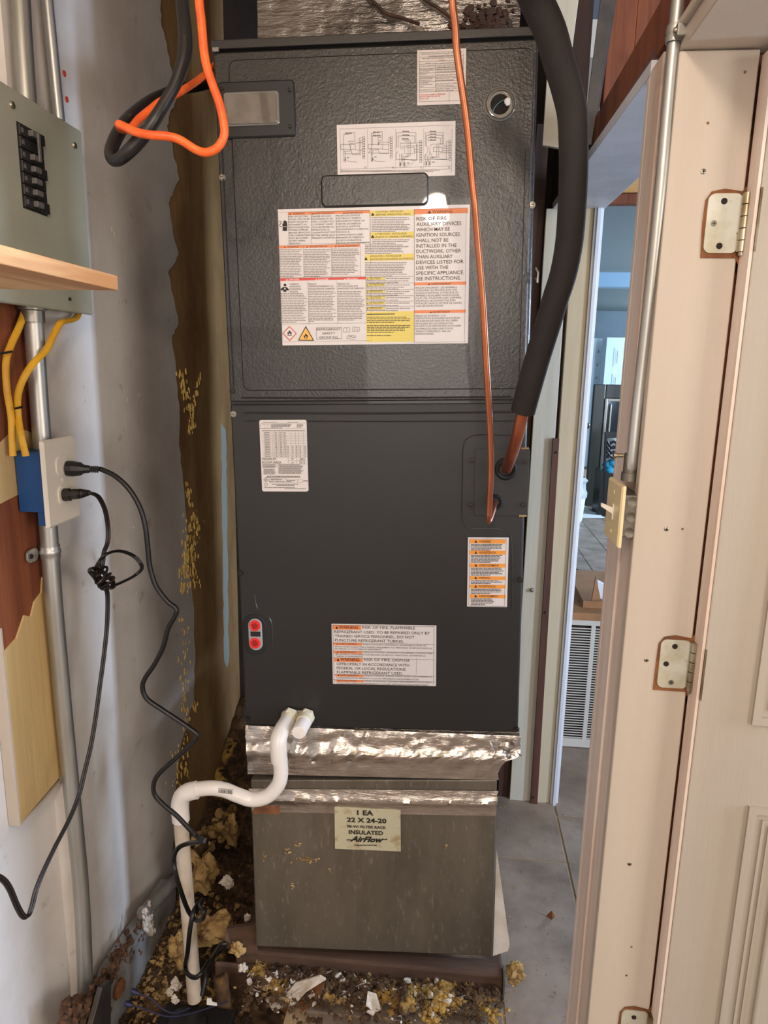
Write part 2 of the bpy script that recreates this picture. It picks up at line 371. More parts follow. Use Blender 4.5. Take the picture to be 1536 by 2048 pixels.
# wall right, between the two doorways, and over them
mb = MB(); mb.box(.425, .60, -.398, -.262, 0, 2.75); wr = struct('wall_right', mb, 'red_wood')
mb = MB(); mb.box(.43, .49, .84, 1.16, -.1, 2.75); obj('wall_panel', mb, 'dark_wood', wr)
mb = MB(); mb.box(.43, .49, -3.95, -1.42, 0, 2.75); obj('wall_panel', mb, 'garage_wall', wr)
mb = MB(); mb.box(.415, .49, -1.42, -.421, 1.937, 2.75); obj('header_panel', mb, 'red_wood', wr)
# floor slab + tiles
mb = MB(); mb.box(-.20, 4.4, -3.95, 10.4, -.06, -.004); mb.box(-.8, -.20, -3.95, -.30, -.06, -.004)
fl = struct('floor', mb, 'grout')
mb = MB(); mb.box(-.80, -.20, -.30, 1.10, -.22, -.16); obj('ground', mb, 'dirt', fl)
cols = [(.08+.232*i) for i in range(-4, 13)]
joint = {.54: .74, .31: .51}
tm = {}
k = 0
for ci, x in enumerate(cols):
    off = {4: .28, 5: .51, 6: .74}.get(ci, (ci*.37) % 1.2)
    ys = [off + 1.2*j for j in range(-4, 8)]
    for y in ys:
        y0, y1 = y+.003, y+1.197
        if y0 > 8 or y1 < -2.5: continue
        if x < -.25:
            if y0 < -.30 < y1: y1 = -.30
            elif y0 >= -.3: continue
        if y1-y0 < .05: continue
        key = round(y1-y0, 4)
        if key not in tm:
            mb = MB(); mb.box(0, .226, 0, y1-y0, -.004, 0); t = obj('tile', mb, 'floor_tile', fl, bev=.0012, seg=1); tm[key] = t
        else:
            t = tm[key].copy(); COL.objects.link(t); t.parent = fl
        t.location = (x+.003, y0, random.uniform(-.0006, .0006))

# ---- doorway beside the unit: head board, jambs
mb = MB(); mb.prism([(.41, -.262, 1.93), (.56, -.262, 1.93), (.56, .84, 1.965), (.41, .84, 1.965)][::-1], (0, 0, .02))
struct('trim_1', mb, 'head_white', 'white painted head board of the doorway beside the air handler', 'door trim', bev=.001)
mb = MB(); mb.box(.428, .475, -.262, .84, 1.99, 2.05); struct('trim_2', mb, 'red_wood')
# near side jamb strip (pinkish) and conduit wall face
a = hit(1180, 1500, 'x', .41); 
mb = MB(); mb.box(.41, .56, -.262, -.245, 0, 1.93); mb.box(.41, .428, -.33, -.262, 0, 1.935)
struct('trim_3', mb, 'pink_paint', 'pinkish chipped jamb strip behind the light switch', 'door trim', bev=.002)
mb = MB(); mb.box(.413, .43, -.40, -.335, 0, 1.90); struct('trim_4', mb, 'pink_paint', bev=.002)
# jamb board with the hinges
mb = MB(); mb.box(.408, .507, -.42, -.401, 0, 1.90)
jb = struct('trim_5', mb, 'white_paint', 'wide cream jamb board carrying the hinge leaves', 'door trim', bev=.002)
# head over the hinged door
mb = MB(); mb.box(.41, .56, -1.35, -.40, 1.902, 1.925); mb.box(.403, .43, -1.35, -.40, 1.9251, 1.936)
struct('trim_6', mb, 'white_paint', 'white head board over the hinged door', 'door trim', bev=.002)
# wood over the jamb
mb = MB(); mb.box(.415, .49, -.42, -.262, 1.952, 2.74); struct('wood_block', mb, 'red_wood')
# far jamb (post)
mb = MB(); mb.box(.390, .462, .815, .84, -.03, 1.965); pb = struct('trim_7', mb, 'post_paint', 'dirty white jamb board left of the brown steel angle', 'door trim', bev=.002)
mb = MB(); mb.box(.472, .530, .812, .84, -.03, 1.965); struct('trim_8', mb, 'post_tan', 'stained jamb board right of the brown steel angle', 'door trim', bev=.002)
mb = MB(); mb.box(.530, .538, .806, .84, -.01, 1.965); mb.box(.538, .549, .80, .85, -.01, 1.965); mb.box(.549, .558, .812, .85, -.01, 1.965)
struct('trim_9', mb, 'cool_white', 'white moulded stop at the right edge of the far jamb', 'door trim', bev=.001)
mb = MB(); mb.box(.350, .386, .83, .87, -.1, 2.2); struct('trim_10', mb, 'dark_wood', 'bare reddish stud beside the far jamb', 'stud')
# brown steel angle
zt = hit(1110, 877, 'y', .80).z
mb = MB(); mb.prism([hit(1106, 877, 'y', .80), hit(1119, 877, 'y', .80), hit(1074, 1622, 'y', .80), hit(1060, 1620, 'y', .80)][::-1], (0, .012, 0))
t = thing('steel_strip', 'narrow brown steel strip standing on the far jamb right of the air handler', 'metal strip', (.47, .80, 0))
obj('strip', mb, 'angle_brown', t, bev=.001)
for q in ((1112, 905), (1090, 1225), (1066, 1595)):
    c = hit(q[0], q[1], 'y', .80); mb = MB(); mb.lathe(c, (0, -1, 0), [(0, .004), (.003, .003), (.003, 0)], 10); obj('screw', mb, 'screw_dark', t)
# nail heads / knot on post
mb = MB(); c = hit(1064, 1180, 'y', .812); mb.lathe(c, (0, -1, 0), [(0, .007), (.006, .006), (.008, 0)], 12); obj('bolt', mb, 'galvanised', pb)

# ---- wood framing above the opening
for i, (x0, x1, y0, m_) in enumerate(((.452, .512, .36, 'red_wood'), (.514, .60, .37, 'red_wood'))):
    mb = MB(); mb.box(x0, x1, y0, y0+.04, 2.05, 2.74); o = obj('stud', mb, m_, bev=.002)
    tag(o, ('reddish wooden stud above the doorway with two nail marks', 'reddish wooden stud above the doorway, right and behind')[i], 'stud')
mb = MB(); mb.prism([hit(1165, 285, 'y', .3), hit(1183, 290, 'y', .3), hit(1238, -60, 'y', .3), hit(1208, -60, 'y', .3)], (0, .004, 0)); mb.prism([hit(1183, 290, 'y', .3), hit(1187, 290, 'y', .31), hit(1242, -60, 'y', .31), hit(1238, -60, 'y', .3)], (0, .02, 0))
tag(obj('metal_strut', mb, 'metal_dark', bev=.001), 'grey metal strut rising behind the insulated line', 'strut')
mb = MB(); mb.prism([hit(1085, 290, 'y', .3), hit(1119, 296, 'y', .3), hit(1165, -60, 'y', .3), hit(1108, -60, 'y', .3)], (0, .012, 0))
tag(obj('white_board', mb, 'post_paint', bev=.001), 'narrow white board hanging behind the insulated line', 'board')
mb = MB(); mb.prism([(.42, -.24, 2.15), (.60, -.24, 2.15), (.60, .05, 2.19), (.42, .05, 2.19)][::-1], (0, 0, .012)); struct('trim_11', mb, 'ceiling_white')

# =================================================================== NEXT ROOM
mb = MB(); mb.box(.49, 4.4, 2.1, 10.4, 2.4, 2.5); struct('ceiling_far', mb, 'far_ceiling')
mb = MB(); mb.box(.49, 4.4, .9, 2.1, 2.4, 2.5); struct('ceiling_near', mb, 'ceiling_white')
mb = MB(); mb.box(.40, 4.4, 10.3, 10.4, 0, 2.5); struct('wall_far', mb, 'far_wall')
mb = MB(); mb.box(.43, .49, 1.16, 10.3, 0, 2.5); struct('wall_far_left', mb, 'far_wall')
mb = MB(); mb.box(4.4, 4.5, .6, 10.4, 0, 2.5); struct('wall_far_right', mb, 'far_wall')
mb = MB(); mb.box(3.2, 3.3, -4.0, .6, 0, 2.85); mb.box(3.2, 4.5, .55, .65, 0, 2.85); struct('wall_side', mb, 'far_wall')
mb = MB(); mb.box(.49, 4.4, 5.7, 5.85, 2.27, 2.4); struct('ceiling_beam', mb, 'far_beam')
a = hit(1170, 385, 'y', 1.25); b = hit(1300, 330, 'y', 1.25)
mb = MB(); mb.box(.49, 1.3, 1.25, 1.29, a.z, b.z-.003); tag(obj('lintel_board', mb, 'pine', bev=.002), 'pale pine board across the top of the next room opening', 'board')
mb = MB(); mb.box(.49, 1.3, 1.26, 1.30, a.z-.035, a.z-.002); tag(obj('lintel_strip', mb, 'red_wood', bev=.001), 'thin dark wood strip under the pale pine board', 'board')
mb = MB(); mb.box(.49, 1.3, 1.31, 1.36, a.z-.02, 2.4); struct('wall_over_lintel', mb, 'ceiling_white')
# return grille platform
pl = thing('return_grille', 'white louvered return air grille standing low in the next room', 'air grille', (.8, 1.2, 0))
Z0, Z1 = .004, .545
mb = MB(); mb.box(.50, 1.05, 1.215, 1.8, 0, Z1); obj('grille_housing', mb, 'grille_dark', pl)
mb = MB()
mb.box(.50, 1.05, 1.198, 1.214, Z1-.022, Z1); mb.box(.50, 1.05, 1.198, 1.214, Z0, Z0+.035); mb.box(1.03, 1.05, 1.198, 1.214, Z0, Z1)
mb.box(.705, .722, 1.199, 1.214, Z0, Z1); obj('grille_frame', mb, 'grille_white', pl, bev=.001)
mb = MB(); n = 44
for i in range(n):
    z = Z0+.04+i*(Z1-Z0-.066)/n
    for x0, x1 in ((.50, .705), (.722, 1.03)):
        mb.add([(x0, 1.199, z), (x1, 1.199, z), (x1, 1.205, z-.004), (x0, 1.205, z-.004), (x0, 1.199, z+.0042), (x1, 1.199, z+.0042)], [(0, 1, 2, 3), (4, 5, 1, 0)][:2])
obj('louver', mb, 'grille_white', pl, kind='stuff')
mb = MB(); mb.box(.50, 1.06, 1.192, 1.80, Z1+.001, Z1+.03); tag(obj('cardboard_sheet', mb, 'cardboard', bev=.002), 'flat cardboard lying on top of the return grille box', 'cardboard')
cb = thing('cardboard_box', 'open brown cardboard box with pieces of scrap on the grille box', 'box', (.78, 1.35, Z1+.03))
zb = Z1+.03; xb0 = hit(1166, 1212, 'y', 1.26).x
mb = MB(); mb.box(xb0, 1.02, 1.26, 1.266, zb, zb+.028); mb.box(xb0, xb0+.006, 1.266, 1.58, zb, zb+.028); mb.box(xb0+.006, 1.02, 1.27, 1.58, zb, zb+.004); obj('box_wall', mb, 'cardboard', cb)
mb = MB(); mb.prism([(xb0+.04, 1.30, zb+.006), (xb0+.075, 1.31, zb+.006), (xb0+.075, 1.31, zb+.03), (xb0+.05, 1.305, zb+.115)], (0, .012, 0)); obj('flap', mb, 'cardboard', cb)
for i, (dx, m_) in enumerate(((.07, 'cool_white'), (.13, 'metal_dark'), (.17, 'black_plastic'))):
    mb = MB(); mb.prism([(xb0+dx, 1.32+.02*i, zb+.02), (xb0+dx+.12, 1.34+.02*i, zb+.006), (xb0+dx+.13, 1.34+.02*i, zb+.03), (xb0+dx-.01, 1.32+.02*i, zb+.095-.02*i)], (0, .02, 0))
    tag(obj('scrap_piece', mb, m_, bev=.002), ('white scrap piece poking out of the cardboard box', 'grey metal scrap piece in the cardboard box', 'black plastic scrap in the cardboard box')[i], 'scrap')
# debris on floor beyond
mb = MB(); mb.box(1.0, 1.35, 3.0, 3.15, .001, .012); tag(obj('wood_scrap', mb, 'cardboard', bev=.002), 'flat brown scrap lying on the next room floor', 'scrap')
P = [hit(a, b, 'z', .008) for a, b in ((1136, 1134), (1150, 1138), (1165, 1144), (1185, 1147), (1200, 1147), (1220, 1144), (1240, 1140))]
mb = MB(); mb.tube(spline(P), .008, 8); tag(obj('floor_cord', mb, 'black_plastic'), 'black cord lying across the next room tile floor', 'cord')
for q, w_, d, l in (((1158, 1020), .26, .28, 'pale paper lying on the next room floor near the white bag'), ((1181, 1031), .24, .14, 'pale crumpled paper on the next room floor, farther right')):
    c = hit(q[0], q[1], 'z', 0.002); mb = MB(); mb.prism([(c.x-w_/2, c.y-d, .003), (c.x+w_/2, c.y-d*.8, .004), (c.x+w_/2-.04, c.y+d, .012), (c.x-w_/2+.03, c.y+d, .004)], (0, 0, .004))
    tag(obj('paper', mb, 'paper'), l, 'paper')
# open door edge-on at left of the far room
xd = hit(1173, 760, 'y', 7.2).x
d = struct('door_3', MB().box(xd-.09, xd-.045, 6.9, 7.7, .01, 1.86), 'far_door', 'pale blue-white door standing open, left in the next room', 'door', bev=.003)
mb = MB(); c = hit(1173, 853, 'y', 6.9); mb.lathe((xd-.045, 7.0, c.z), (1, 0, 0), [(0, .022), (.03, .012), (.045, .034), (.07, .036), (.085, .02), (.09, 0)], 14); obj('door_knob', mb, 'screw_metal', d)
# far six-panel doors
def paneldoor(name, x0, x1, y, z1, label, m_='far_door', full=True, t=.04, z0=.01, panels=None, sign=-1):
    d_ = struct(name, MB().box(x0, x1, y, y+t, z0, z1), m_, label, 'door', bev=.002)
    for (a, b, c, e) in panels:
        mb = MB(); w2 = .012
        mb.box(a, b, y-.005, y+.002, c, c+w2); mb.box(a, b, y-.005, y+.002, e-w2, e); mb.box(a, a+w2, y-.005, y+.002, c+w2, e-w2); mb.box(b-w2, b, y-.005, y+.002, c+w2, e-w2)
        g_ = .022
        for u in (1, 2):
            G = w2+.010*u; mb.box(a+G, b-G, y-.003, y+.002, c+G, c+G+.004); mb.box(a+G, b-G, y-.003, y+.002, e-G-.004, e-G); mb.box(a+G, a+G+.004, y-.003, y+.002, c+G+.004, e-G-.004); mb.box(b-G-.004, b-G, y-.003, y+.002, c+G+.004, e-G-.004)
        obj('panel_moulding', mb, m_, d_)
        mb = MB(); mb.prism([(a+.05, y-.006, c+.05), (b-.05, y-.006, c+.05), (b-.05, y-.006, e-.05), (a+.05, y-.006, e-.05)], (0, .007, 0)); obj('raised_panel', mb, m_, d_, bev=.006)
    return d_
YD = 9.4
xA = hit(1212, 700, 'y', YD).x; zA = hit(1240, 675, 'y', YD).z
paneldoor('door_2', xA, xA+.8, YD, zA, 'white six-panel door at the far end of the next room', panels=[(xA+.12, xA+.37, zA-.42, zA-.14), (xA+.45, xA+.70, zA-.42, zA-.14), (xA+.12, xA+.37, zA-1.15, zA-.52), (xA+.45, xA+.70, zA-1.15, zA-.52)])
xB = hit(1184, 700, 'y', YD+.3).x; zB = hit(1200, 677, 'y', YD+.3).z
paneldoor('door_4', xB, xA-.01, YD+.25, zB, 'white panelled door behind, left of the far six-panel door', panels=[(xB+.08, xA-.05, zB-.42, zB-.16), (xB+.08, xA-.05, zB-1.15, zB-.55)])
# dark framed mirror / headboard
YM = 6.4; fr = thing('framed_mirror', 'large dark wooden framed mirror standing in the far bedroom', 'mirror', (1.9, YM, 0))
x0 = hit(1180, 880, 'y', YM).x; x1 = x0+1.3; zt = hit(1220, 769, 'y', YM).z; xi = hit(1206, 850, 'y', YM).x; zi = hit(1220, 797, 'y', YM).z
for nm, bx in (('frame_side', (x0, xi, YM, YM+.06, .01, zt)), ('frame_side', (x1-.16, x1, YM, YM+.06, .01, zt)), ('frame_top', (xi, x1-.16, YM, YM+.06, zi, zt)), ('frame_bottom', (xi, x1-.16, YM, YM+.06, .01, .25))):
    obj(nm, MB().box(*bx), 'frame_dark', fr, bev=.01)
mb = MB(); g = .03
mb.box(xi, xi+g, YM-.01, YM+.03, .25, zi); mb.box(xi+g, x1-.16, YM-.01, YM+.03, zi-g, zi); mb.box(xi+g*2, xi+g*2.6, YM, YM+.03, .25, zi-g*2); obj('inner_moulding', mb, 'screw_metal', fr, bev=.004)
obj('mirror_glass', MB().box(xi, x1-.16, YM+.04, YM+.05, .25, zi), 'mirror', fr)
# dark chair with lattice back and blue bedding in front of it
mbl = None
ch = thing('lattice_chair', 'dark chair with a curved lattice back before the framed mirror', 'chair', (hit(1228, 960, 'y', 5.8).x, 5.8, 0))
def q(a, b, y=5.9): return hit(a, b, 'y', y)
mb = MB(); mb.prism([q(1210, 864), q(1240, 864), q(1240, 876), q(1210, 876)][::-1], (0, .04, 0)); mb.prism([q(1210, 876), q(1215, 876), q(1208, 1000), q(1204, 1000)][::-1], (0, .04, 0)); mb.prism([q(1238, 852), q(1246, 852), q(1240, 1000), q(1233, 1000)][::-1], (0, .04, 0)); obj('chair_frame', mb, 'black_gloss', ch, bev=.004)
mb = MB()
for a in (0, 10, 20):
    mb.tube(spline([q(1214, 882+a), q(1221, 892+a), q(1229, 896+a), q(1237, 884+a)]), .013, 6); mb.tube(spline([q(1214, 896+a), q(1222, 886+a), q(1230, 884+a), q(1237, 896+a)]), .013, 6)
obj('back_lattice', mb, 'black_gloss', ch)
mb = MB(); mb.prism([q(1211, 876, 5.97), q(1240, 876, 5.97), q(1236, 925, 5.97), q(1209, 925, 5.97)][::-1], (0, .01, 0)); obj('back_cushion', mb, 'paper', ch)
mb = MB(); zz = q(1220, 943).z; mb.box(q(1202, 945).x, q(1236, 945).x, 5.9, 6.2, .004, zz); obj('seat', mb, 'black_gloss', ch)
mb = MB()
for (a, b, r_) in ((1216, 918, .06), (1226, 915, .07), (1234, 922, .06), (1222, 930, .08), (1232, 934, .07), (1212, 930, .05)): mb.blob(q(a, b+12, 5.95), r_, (1, .7, .6), .15, 10, 7)
tag(obj('blue_cloth', mb, 'teal_cloth'), 'heap of bright blue cloth on the lattice chair', 'cloth')
# plastic bag and bin
bg = thing('waste_bin', 'pale bin lined with a clear plastic bag beside the doorway', 'bin', (1.33, 5.6, 0))
c0 = hit(1151, 1000, 'y', 5.6); 
mb = MB(); mb.lathe((c0.x-.03, 5.6, 0.0), (0, 0, 1), [(0, .10), (.02, .11), (.30, .13), (.31, .125)], 16); obj('bin_body', mb, 'far_door', bg)
mb = MB(); mb.lathe((c0.x-.03, 5.6, 0.30), (0, 0, 1), [(-.05, .137), (0, .14), (.03, .125), (.09, .12), (.12, .14), (.15, .11)], 11); obj('bag', mb, 'bag_plastic', bg)
for i in range(10):
    pass

# =================================================================== HINGED DOOR (right)
XD = .514; YF = -.455
panels = [(.603, .80, .20, .862), (.86, 1.10, .20, .862), (.590, .80, .995, 1.56), (.86, 1.10, .995, 1.56), (.603, .80, 1.66, 1.82), (.86, 1.10, 1.66, 1.82)]
d1 = paneldoor('door_1', XD, XD+.74, YF, 1.892, 'cream six-panel door standing open on the right, hung on rusty hinges', 'door_paint', panels=panels, t=.035)
mb = MB(); mb.box(XD-.0045, XD-.0005, YF+.001, YF+.034, .01, 1.892); obj('door_edge', mb, 'pink_paint', d1)
def hinge(z0, z1, holes, n):
    h = obj('hinge', MB().add([], []), 'hinge_paint', d1) if False else None
    ya = -.4215; x1 = .5015; x0 = x1-.040
    mb = MB(); plate(mb, x0, x1+.004, z0, z1, .009, ya-.0025, ya+.001); h = obj('hinge', mb, 'hinge_paint', d1)
    mb = MB(); R_ = random.Random(n)
    P = [(x0-.003+R_.uniform(-.002, .002), z0-.006), (x0-.004, (z0+z1)/2), (x0-.003, z1-.008), (x0+.004, z1+.003), (x0+.02, z1+.004+R_.uniform(0, .003)), (x1+.003, z1+.003), (x1+.012, z1+.016), (x1+.014, z1-.02), (x1+.012, z0+.01), (x1+.009, z0-.017), (x1+.003, z0-.006)]
    mb.prism([(a, ya-.0002, b) for a, b in P][::-1], (0, .0012, 0)); obj('worn_mortise', mb, 'rust_brown', h)
    for i in range(5):
        a = z0+(z1-z0)*i/5+.0006; b = z0+(z1-z0)*(i+1)/5-.0006
        mb = MB(); mb.cyl((x1+.007, ya-.0075, a), (x1+.007, ya-.0075, b), .0062, 16); obj('knuckle', mb, 'hinge_metal', h)
    mb = MB(); mb.lathe((x1+.0075, ya-.0065, z0-.004), (0, 0, 1), [(0, 0), (0, .004), (.004, .0045)], 12); mb.box(x1+.0125, x1+.0150, YF-.0015, YF+.030, z0-.002, z1); obj('hinge_pin', mb, 'hinge_metal', h)
    for i, (fx, fz) in enumerate(((.5, .87), (.25, .5), (.5, .12))):
        c = (x0+.04*fx, ya-.0026, z0+(z1-z0)*fz); mb = MB(); mb.lathe(c, (0, -1, 0), [(-.001, .0042), (.0006, .0040), (.0006, 0)], 14)
        mt = 'screw_metal' if holes[i] else 'hole_dark'
        if holes[i]: mb.cur = 1; mb.box(c[0]-.0025, c[0]+.0025, c[1]-.0009, c[1]-.0005, c[2]-.0004, c[2]+.0004); mb.box(c[0]-.0004, c[0]+.0004, c[1]-.0009, c[1]-.0005, c[2]-.0025, c[2]+.0025)
        obj('screw', mb, [mt, 'hole_dark'], h)
for n, (ya, yb, hl) in enumerate(((388, 507, (0, 1, 0)), (1278, 1374, (0, 0, 1)), (2018, 2110, (0, 0, 0)))):
    xm = {0: 1455, 1: 1345, 2: 1265}[n]
    hinge(hit(xm, yb, 'y', -.42).z, hit(xm, ya, 'y', -.42).z, hl, n)
for (a, b, big) in ((1407, 343, 1), (1333, 1058, 1), (1293, 1320, 1), (1259, 1728, 1), (1365, 1058, 0), (1490, 144, 0), (1416, 246, 0), (1263, 1894, 0), (1253, 1951, 0)):
    c = hit(a, b, 'y', -.4203); mb = MB(); r_ = .0036 if big else .0017
    mb.lathe(c, (0, -1, 0), [(0, r_), (.0006, r_*.8), (.0004, 0)], 12)
    if big: mb.cur = 1; mb.box(c[0]-.002, c[0]+.002, c[1]-.001, c[1]-.0005, c[2]-.0004, c[2]+.0004); mb.box(c[0]-.0004, c[0]+.0004, c[1]-.001, c[1]-.0005, c[2]-.002, c[2]+.002)
    obj('screw' if big else 'nail_hole', mb, ['screw_metal' if big else 'rust_brown', 'hole_dark'], jb)

# ---- conduit + switch on the right
cp = [hit(1362, -60, 'x', .402)]+[hit(a, b, 'x', .402) for a, b in ((1356, 0), (1346, 100), (1336, 209), (1324, 349), (1310, 488), (1294, 640), (1285, 720), (1274, 820), (1264, 920), (1260, 945))]
cd = thing('wall_conduit', 'slim shiny steel conduit running down to the light switch', 'conduit', cp[-1])
obj('pipe', MB().tube(spline(cp, 3), .0082, 16), 'conduit_metal', cd)
c = cp[-1]; mb = MB(); mb.lathe(c+Vector((0, 0, -.012)), (0, 0, 1), [(0, .0125), (.012, .0125), (.012, .0105), (.04, .0105), (.04, .0085)], 16); obj('connector', mb, 'galvanised', cd)
mb = MB(); mb.tube([c+Vector((-.012, 0, .025)), c+Vector((-.022, 0, .025))], .003, 8); mb.lathe(c+Vector((-.022, 0, .025)), (-1, 0, 0), [(0, .0045), (.004, .0045), (.004, 0)], 10); obj('set_screw', mb, 'hinge_metal', cd)
c = hit(1350, 65, 'x', .402); st = thing('conduit_strap', 'galvanised strap holding the slim conduit at its top', 'pipe strap', c)
mb = MB(); mb.lathe(c+Vector((0, 0, -.012)), (0, 0, 1), [(0, .009), (0, .0105), (.006, .0115), (.009, .0098), (.014, .0115), (.02, .0105), (.02, .009)], 16); obj('band', mb, 'conduit_metal', st)
mb = MB(); mb.box(.399, .4125, c.y-.022, c.y-.008, c.z-.012, c.z+.004); obj('tab', mb, 'galvanised', st, bev=.002)
mb = MB(); mb.lathe((c.x-.003, c.y-.016, c.z-.004), (-1, 0, 0), [(0, .004), (.003, .003), (.003, 0)], 10); obj('screw', mb, 'screw_metal', st)
# switch: plate faces the closet (-X)
Xp = .384
A = hit(1218, 957, 'x', Xp); B = hit(1245, 969, 'x', Xp); C_ = hit(1234, 1093, 'x', Xp); D = hit(1206, 1071, 'x', Xp)
y0 = (B.y+C_.y)/2; y1 = (A.y+D.y)/2; z1 = (A.z+B.z)/2; z0 = (C_.z+D.z)/2
sw = thing('light_switch', 'almond toggle light switch on a metal box at the conduit end', 'light switch', (.39, (y0+y1)/2, z0))
T = Matrix.Translation((Xp, (y0+y1)/2, (z0+z1)/2)) @ Matrix.Rotation(math.radians(-90), 4, 'Z')
mb = MB(T); W2 = (y1-y0)/2; H2 = (z1-z0)/2; plate(mb, -W2, W2, -H2, H2, .003, 0, .006, .003); obj('cover_plate', mb, 'almond_plastic', sw)
mb = MB(T); mb.box(-.005, .005, -.0012, .002, -.012, .012); obj('toggle_slot', mb, 'ivory_plastic', sw, bev=.0006)
mb = MB(T); mb.add([(-.0035, 0, -.004), (.0035, 0, -.004), (.0035, 0, .006), (-.0035, 0, .006), (-.003, -.018, .007), (.003, -.018, .007), (.003, -.018, .013), (-.003, -.018, .013)], [(0, 1, 2, 3), (7, 6, 5, 4), (0, 4, 5, 1), (1, 5, 6, 2), (2, 6, 7, 3), (3, 7, 4, 0)]); obj('toggle', mb, 'ivory_plastic', sw, bev=.001)
for z in (.030, -.030):
    mb = MB(T); mb.lathe((0, 0, z), (0, -1, 0), [(0, .0032), (.001, .0026), (.001, 0)], 12); obj('screw', mb, 'almond_plastic', sw)
mb = MB(); mb.box(Xp+.006, .4135, y0+.008, y1-.008, z0+.016, z1-.014); bx_ = obj('metal_box', mb, 'galvanised', sw, bev=.002)
for z in (.25, .5, .75):
    mb = MB(); mb.lathe((.4022, y0+.008, z0+(z1-z0)*z), (0, -1, 0), [(0, .008), (.0008, .008), (.0008, .0065), (.0002, .006), (.0002, 0)], 16); obj('knockout', mb, 'galvanised', bx_)

# =================================================================== LEFT SIDE
# framing board behind the outlet
mb = MB(); y_a, y_b = -.32, -.172
Zs = hit(45, 1645, 'x', XW).z
Pf = [(y_a, Zs), (y_b, Zs+.012), (y_b, 1.07), (y_b-.012, 1.075), (y_b-.02, 1.045), (y_b-.045, 1.035), (y_b-.06, 1.01), (y_b-.08, 1.02), (y_b-.11, .985), (y_a, .975)]
mb.prism([(XW-.001, a, b) for a, b in Pf], (-.0239, 0, 0))
bb = thing('framing_board', 'reddish framing board behind the outlet, its lower part painted tan', 'board', (-.67, -.25, Zs))
obj('tan_painted_face', mb, 'tan_board', bb, bev=.001)
mb = MB(); mb.box(-.684, XW-.004, y_a+.0005, y_b-.0005, .97, 1.75); obj('bare_wood', mb, 'red_wood', bb)
mb = MB(); mb.box(-.684, XW-.0012, y_a-.004, y_a, Zs-.001, 1.02); mb.box(-.684, XW-.0005, y_a-.003, y_b+.001, Zs-.005, Zs+.0005); obj('white_edge', mb, 'white_paint', bb)
Pp = [(y_a, 1.24), (y_b-.03, 1.255), (y_b-.004, 1.30), (y_b-.004, 1.36), (y_b-.05, 1.375), (y_a+.04, 1.35), (y_a, 1.36)]
mb = MB(); mb.prism([(XW-.0025, a, b) for a, b in Pp], (-.001, 0, 0)); obj('paint_patch', mb, 'tan_board', bb)
# conduits
def pipe(name, label, pts, r, X, base_end=-1, extra=None):
    P = [hit(a, b, 'x', X) for a, b in pts]; t = thing(name, label, 'conduit', P[base_end]); obj('pipe', MB().tube(P, r, 20), 'conduit_metal', t); return t, P
pipe('steel_conduit', 'thick steel conduit entering the breaker panel top, nearest the corner of the photo', ((38, -90), (40, 0), (46, 100), (54, 215)), .0168, -.635)
pipe('steel_conduit', 'thinner steel conduit entering the breaker panel top, right of the thick one', ((88, -90), (94, 0), (106, 120), (118, 240)), .0108, -.64)
ct, cP = pipe('steel_conduit', 'long steel conduit running from the breaker panel down to the floor', ((66, 610), (75, 760), (93, 1000), (108, 1210), (128, 1430), (146, 1610), (160, 1750), (166, 1840), (169, 1920), (171, 1992)), .0168, -.640)
c = hit(66, 640, 'x', -.640); mb = MB(); mb.lathe(c+Vector((0, 0, -.004)), (0, 0, 1), [(0, .0172), (0, .021), (.02, .021), (.022, .025), (.03, .025)], 20); obj('connector', mb, 'galvanised', ct)
c = hit(100.5, 1103, 'x', -.640); st = thing('conduit_strap', 'one-hole strap clamping the long steel conduit below the outlet', 'pipe strap', c)
mb = MB(); mb.lathe(c+Vector((0, 0, -.013)), (0, 0, 1), [(0, .0168), (0, .0185), (.008, .0185), (.010, .020), (.016, .020), (.018, .0185), (.026, .0185), (.026, .0168)], 20); obj('band', mb, 'conduit_metal', st)
mb = MB(); T2 = Matrix.Translation((XW+.0045, c.y-.034, c.z)) @ Matrix.Rotation(math.radians(90), 4, 'Z'); mb.M = T2; plate(mb, -.016, .020, -.013, .013, .011, 0, .004, .001); obj('ear', mb, 'conduit_metal', st)
mb = MB(T2); mb.lathe((-.005, 0, 0), (0, -1, 0), [(0, .0052), (.002, .0045), (.002, 0)], 12); obj('screw', mb, 'screw_dark', st)
# breaker panel
XP = -.615
bp = thing('breaker_panel', 'grey-green breaker panel on the left wall above the shelf', 'breaker panel', (-.64, -.1, 1.6))
Q = [hit(0, 158, 'x', XP), hit(160, 265, 'x', XP), hit(155, 632, 'x', XP), hit(0, 597, 'x', XP)]
py0 = Q[0].y-.10; py1 = Q[1].y+.004; pz1 = (Q[0].z+Q[1].z)/2; pz0 = (Q[2].z+Q[3].z)/2
TP = Matrix.Translation((XP, py0, pz0)) @ Matrix.Rotation(math.radians(90), 4, 'Z')   # local x -> +Y , local -y -> +X
W_, H_ = py1-py0, pz1-pz0
mb = MB(); mb.box(XW+.0045, XP-.004, py0+.004, py1-.004, pz0+.003, pz1-.003); obj('enclosure', mb, 'panel_grey', bp)
mb = MB(TP); plate(mb, 0, W_, 0, H_, .004, -.0015, .004, .0025); obj('cover', mb, 'panel_grey', bp)
def pl_(px_, py_, X=XP): v = hit(px_, py_, 'x', X); return (v.y-py0, v.z-pz0)
for a, b in ((22, 210), (147, 291), (137, 598)):
    u, v = pl_(a, b); mb = MB(TP); r_ = .0062 if b < 500 else .0035; mb.lathe((u, -.0015, v), (0, -1, 0), [(0, r_), (.003, r_*.85), (.004, 0)], 14); obj('screw', mb, 'hinge_metal' if b < 500 else 'hole_dark', bp)
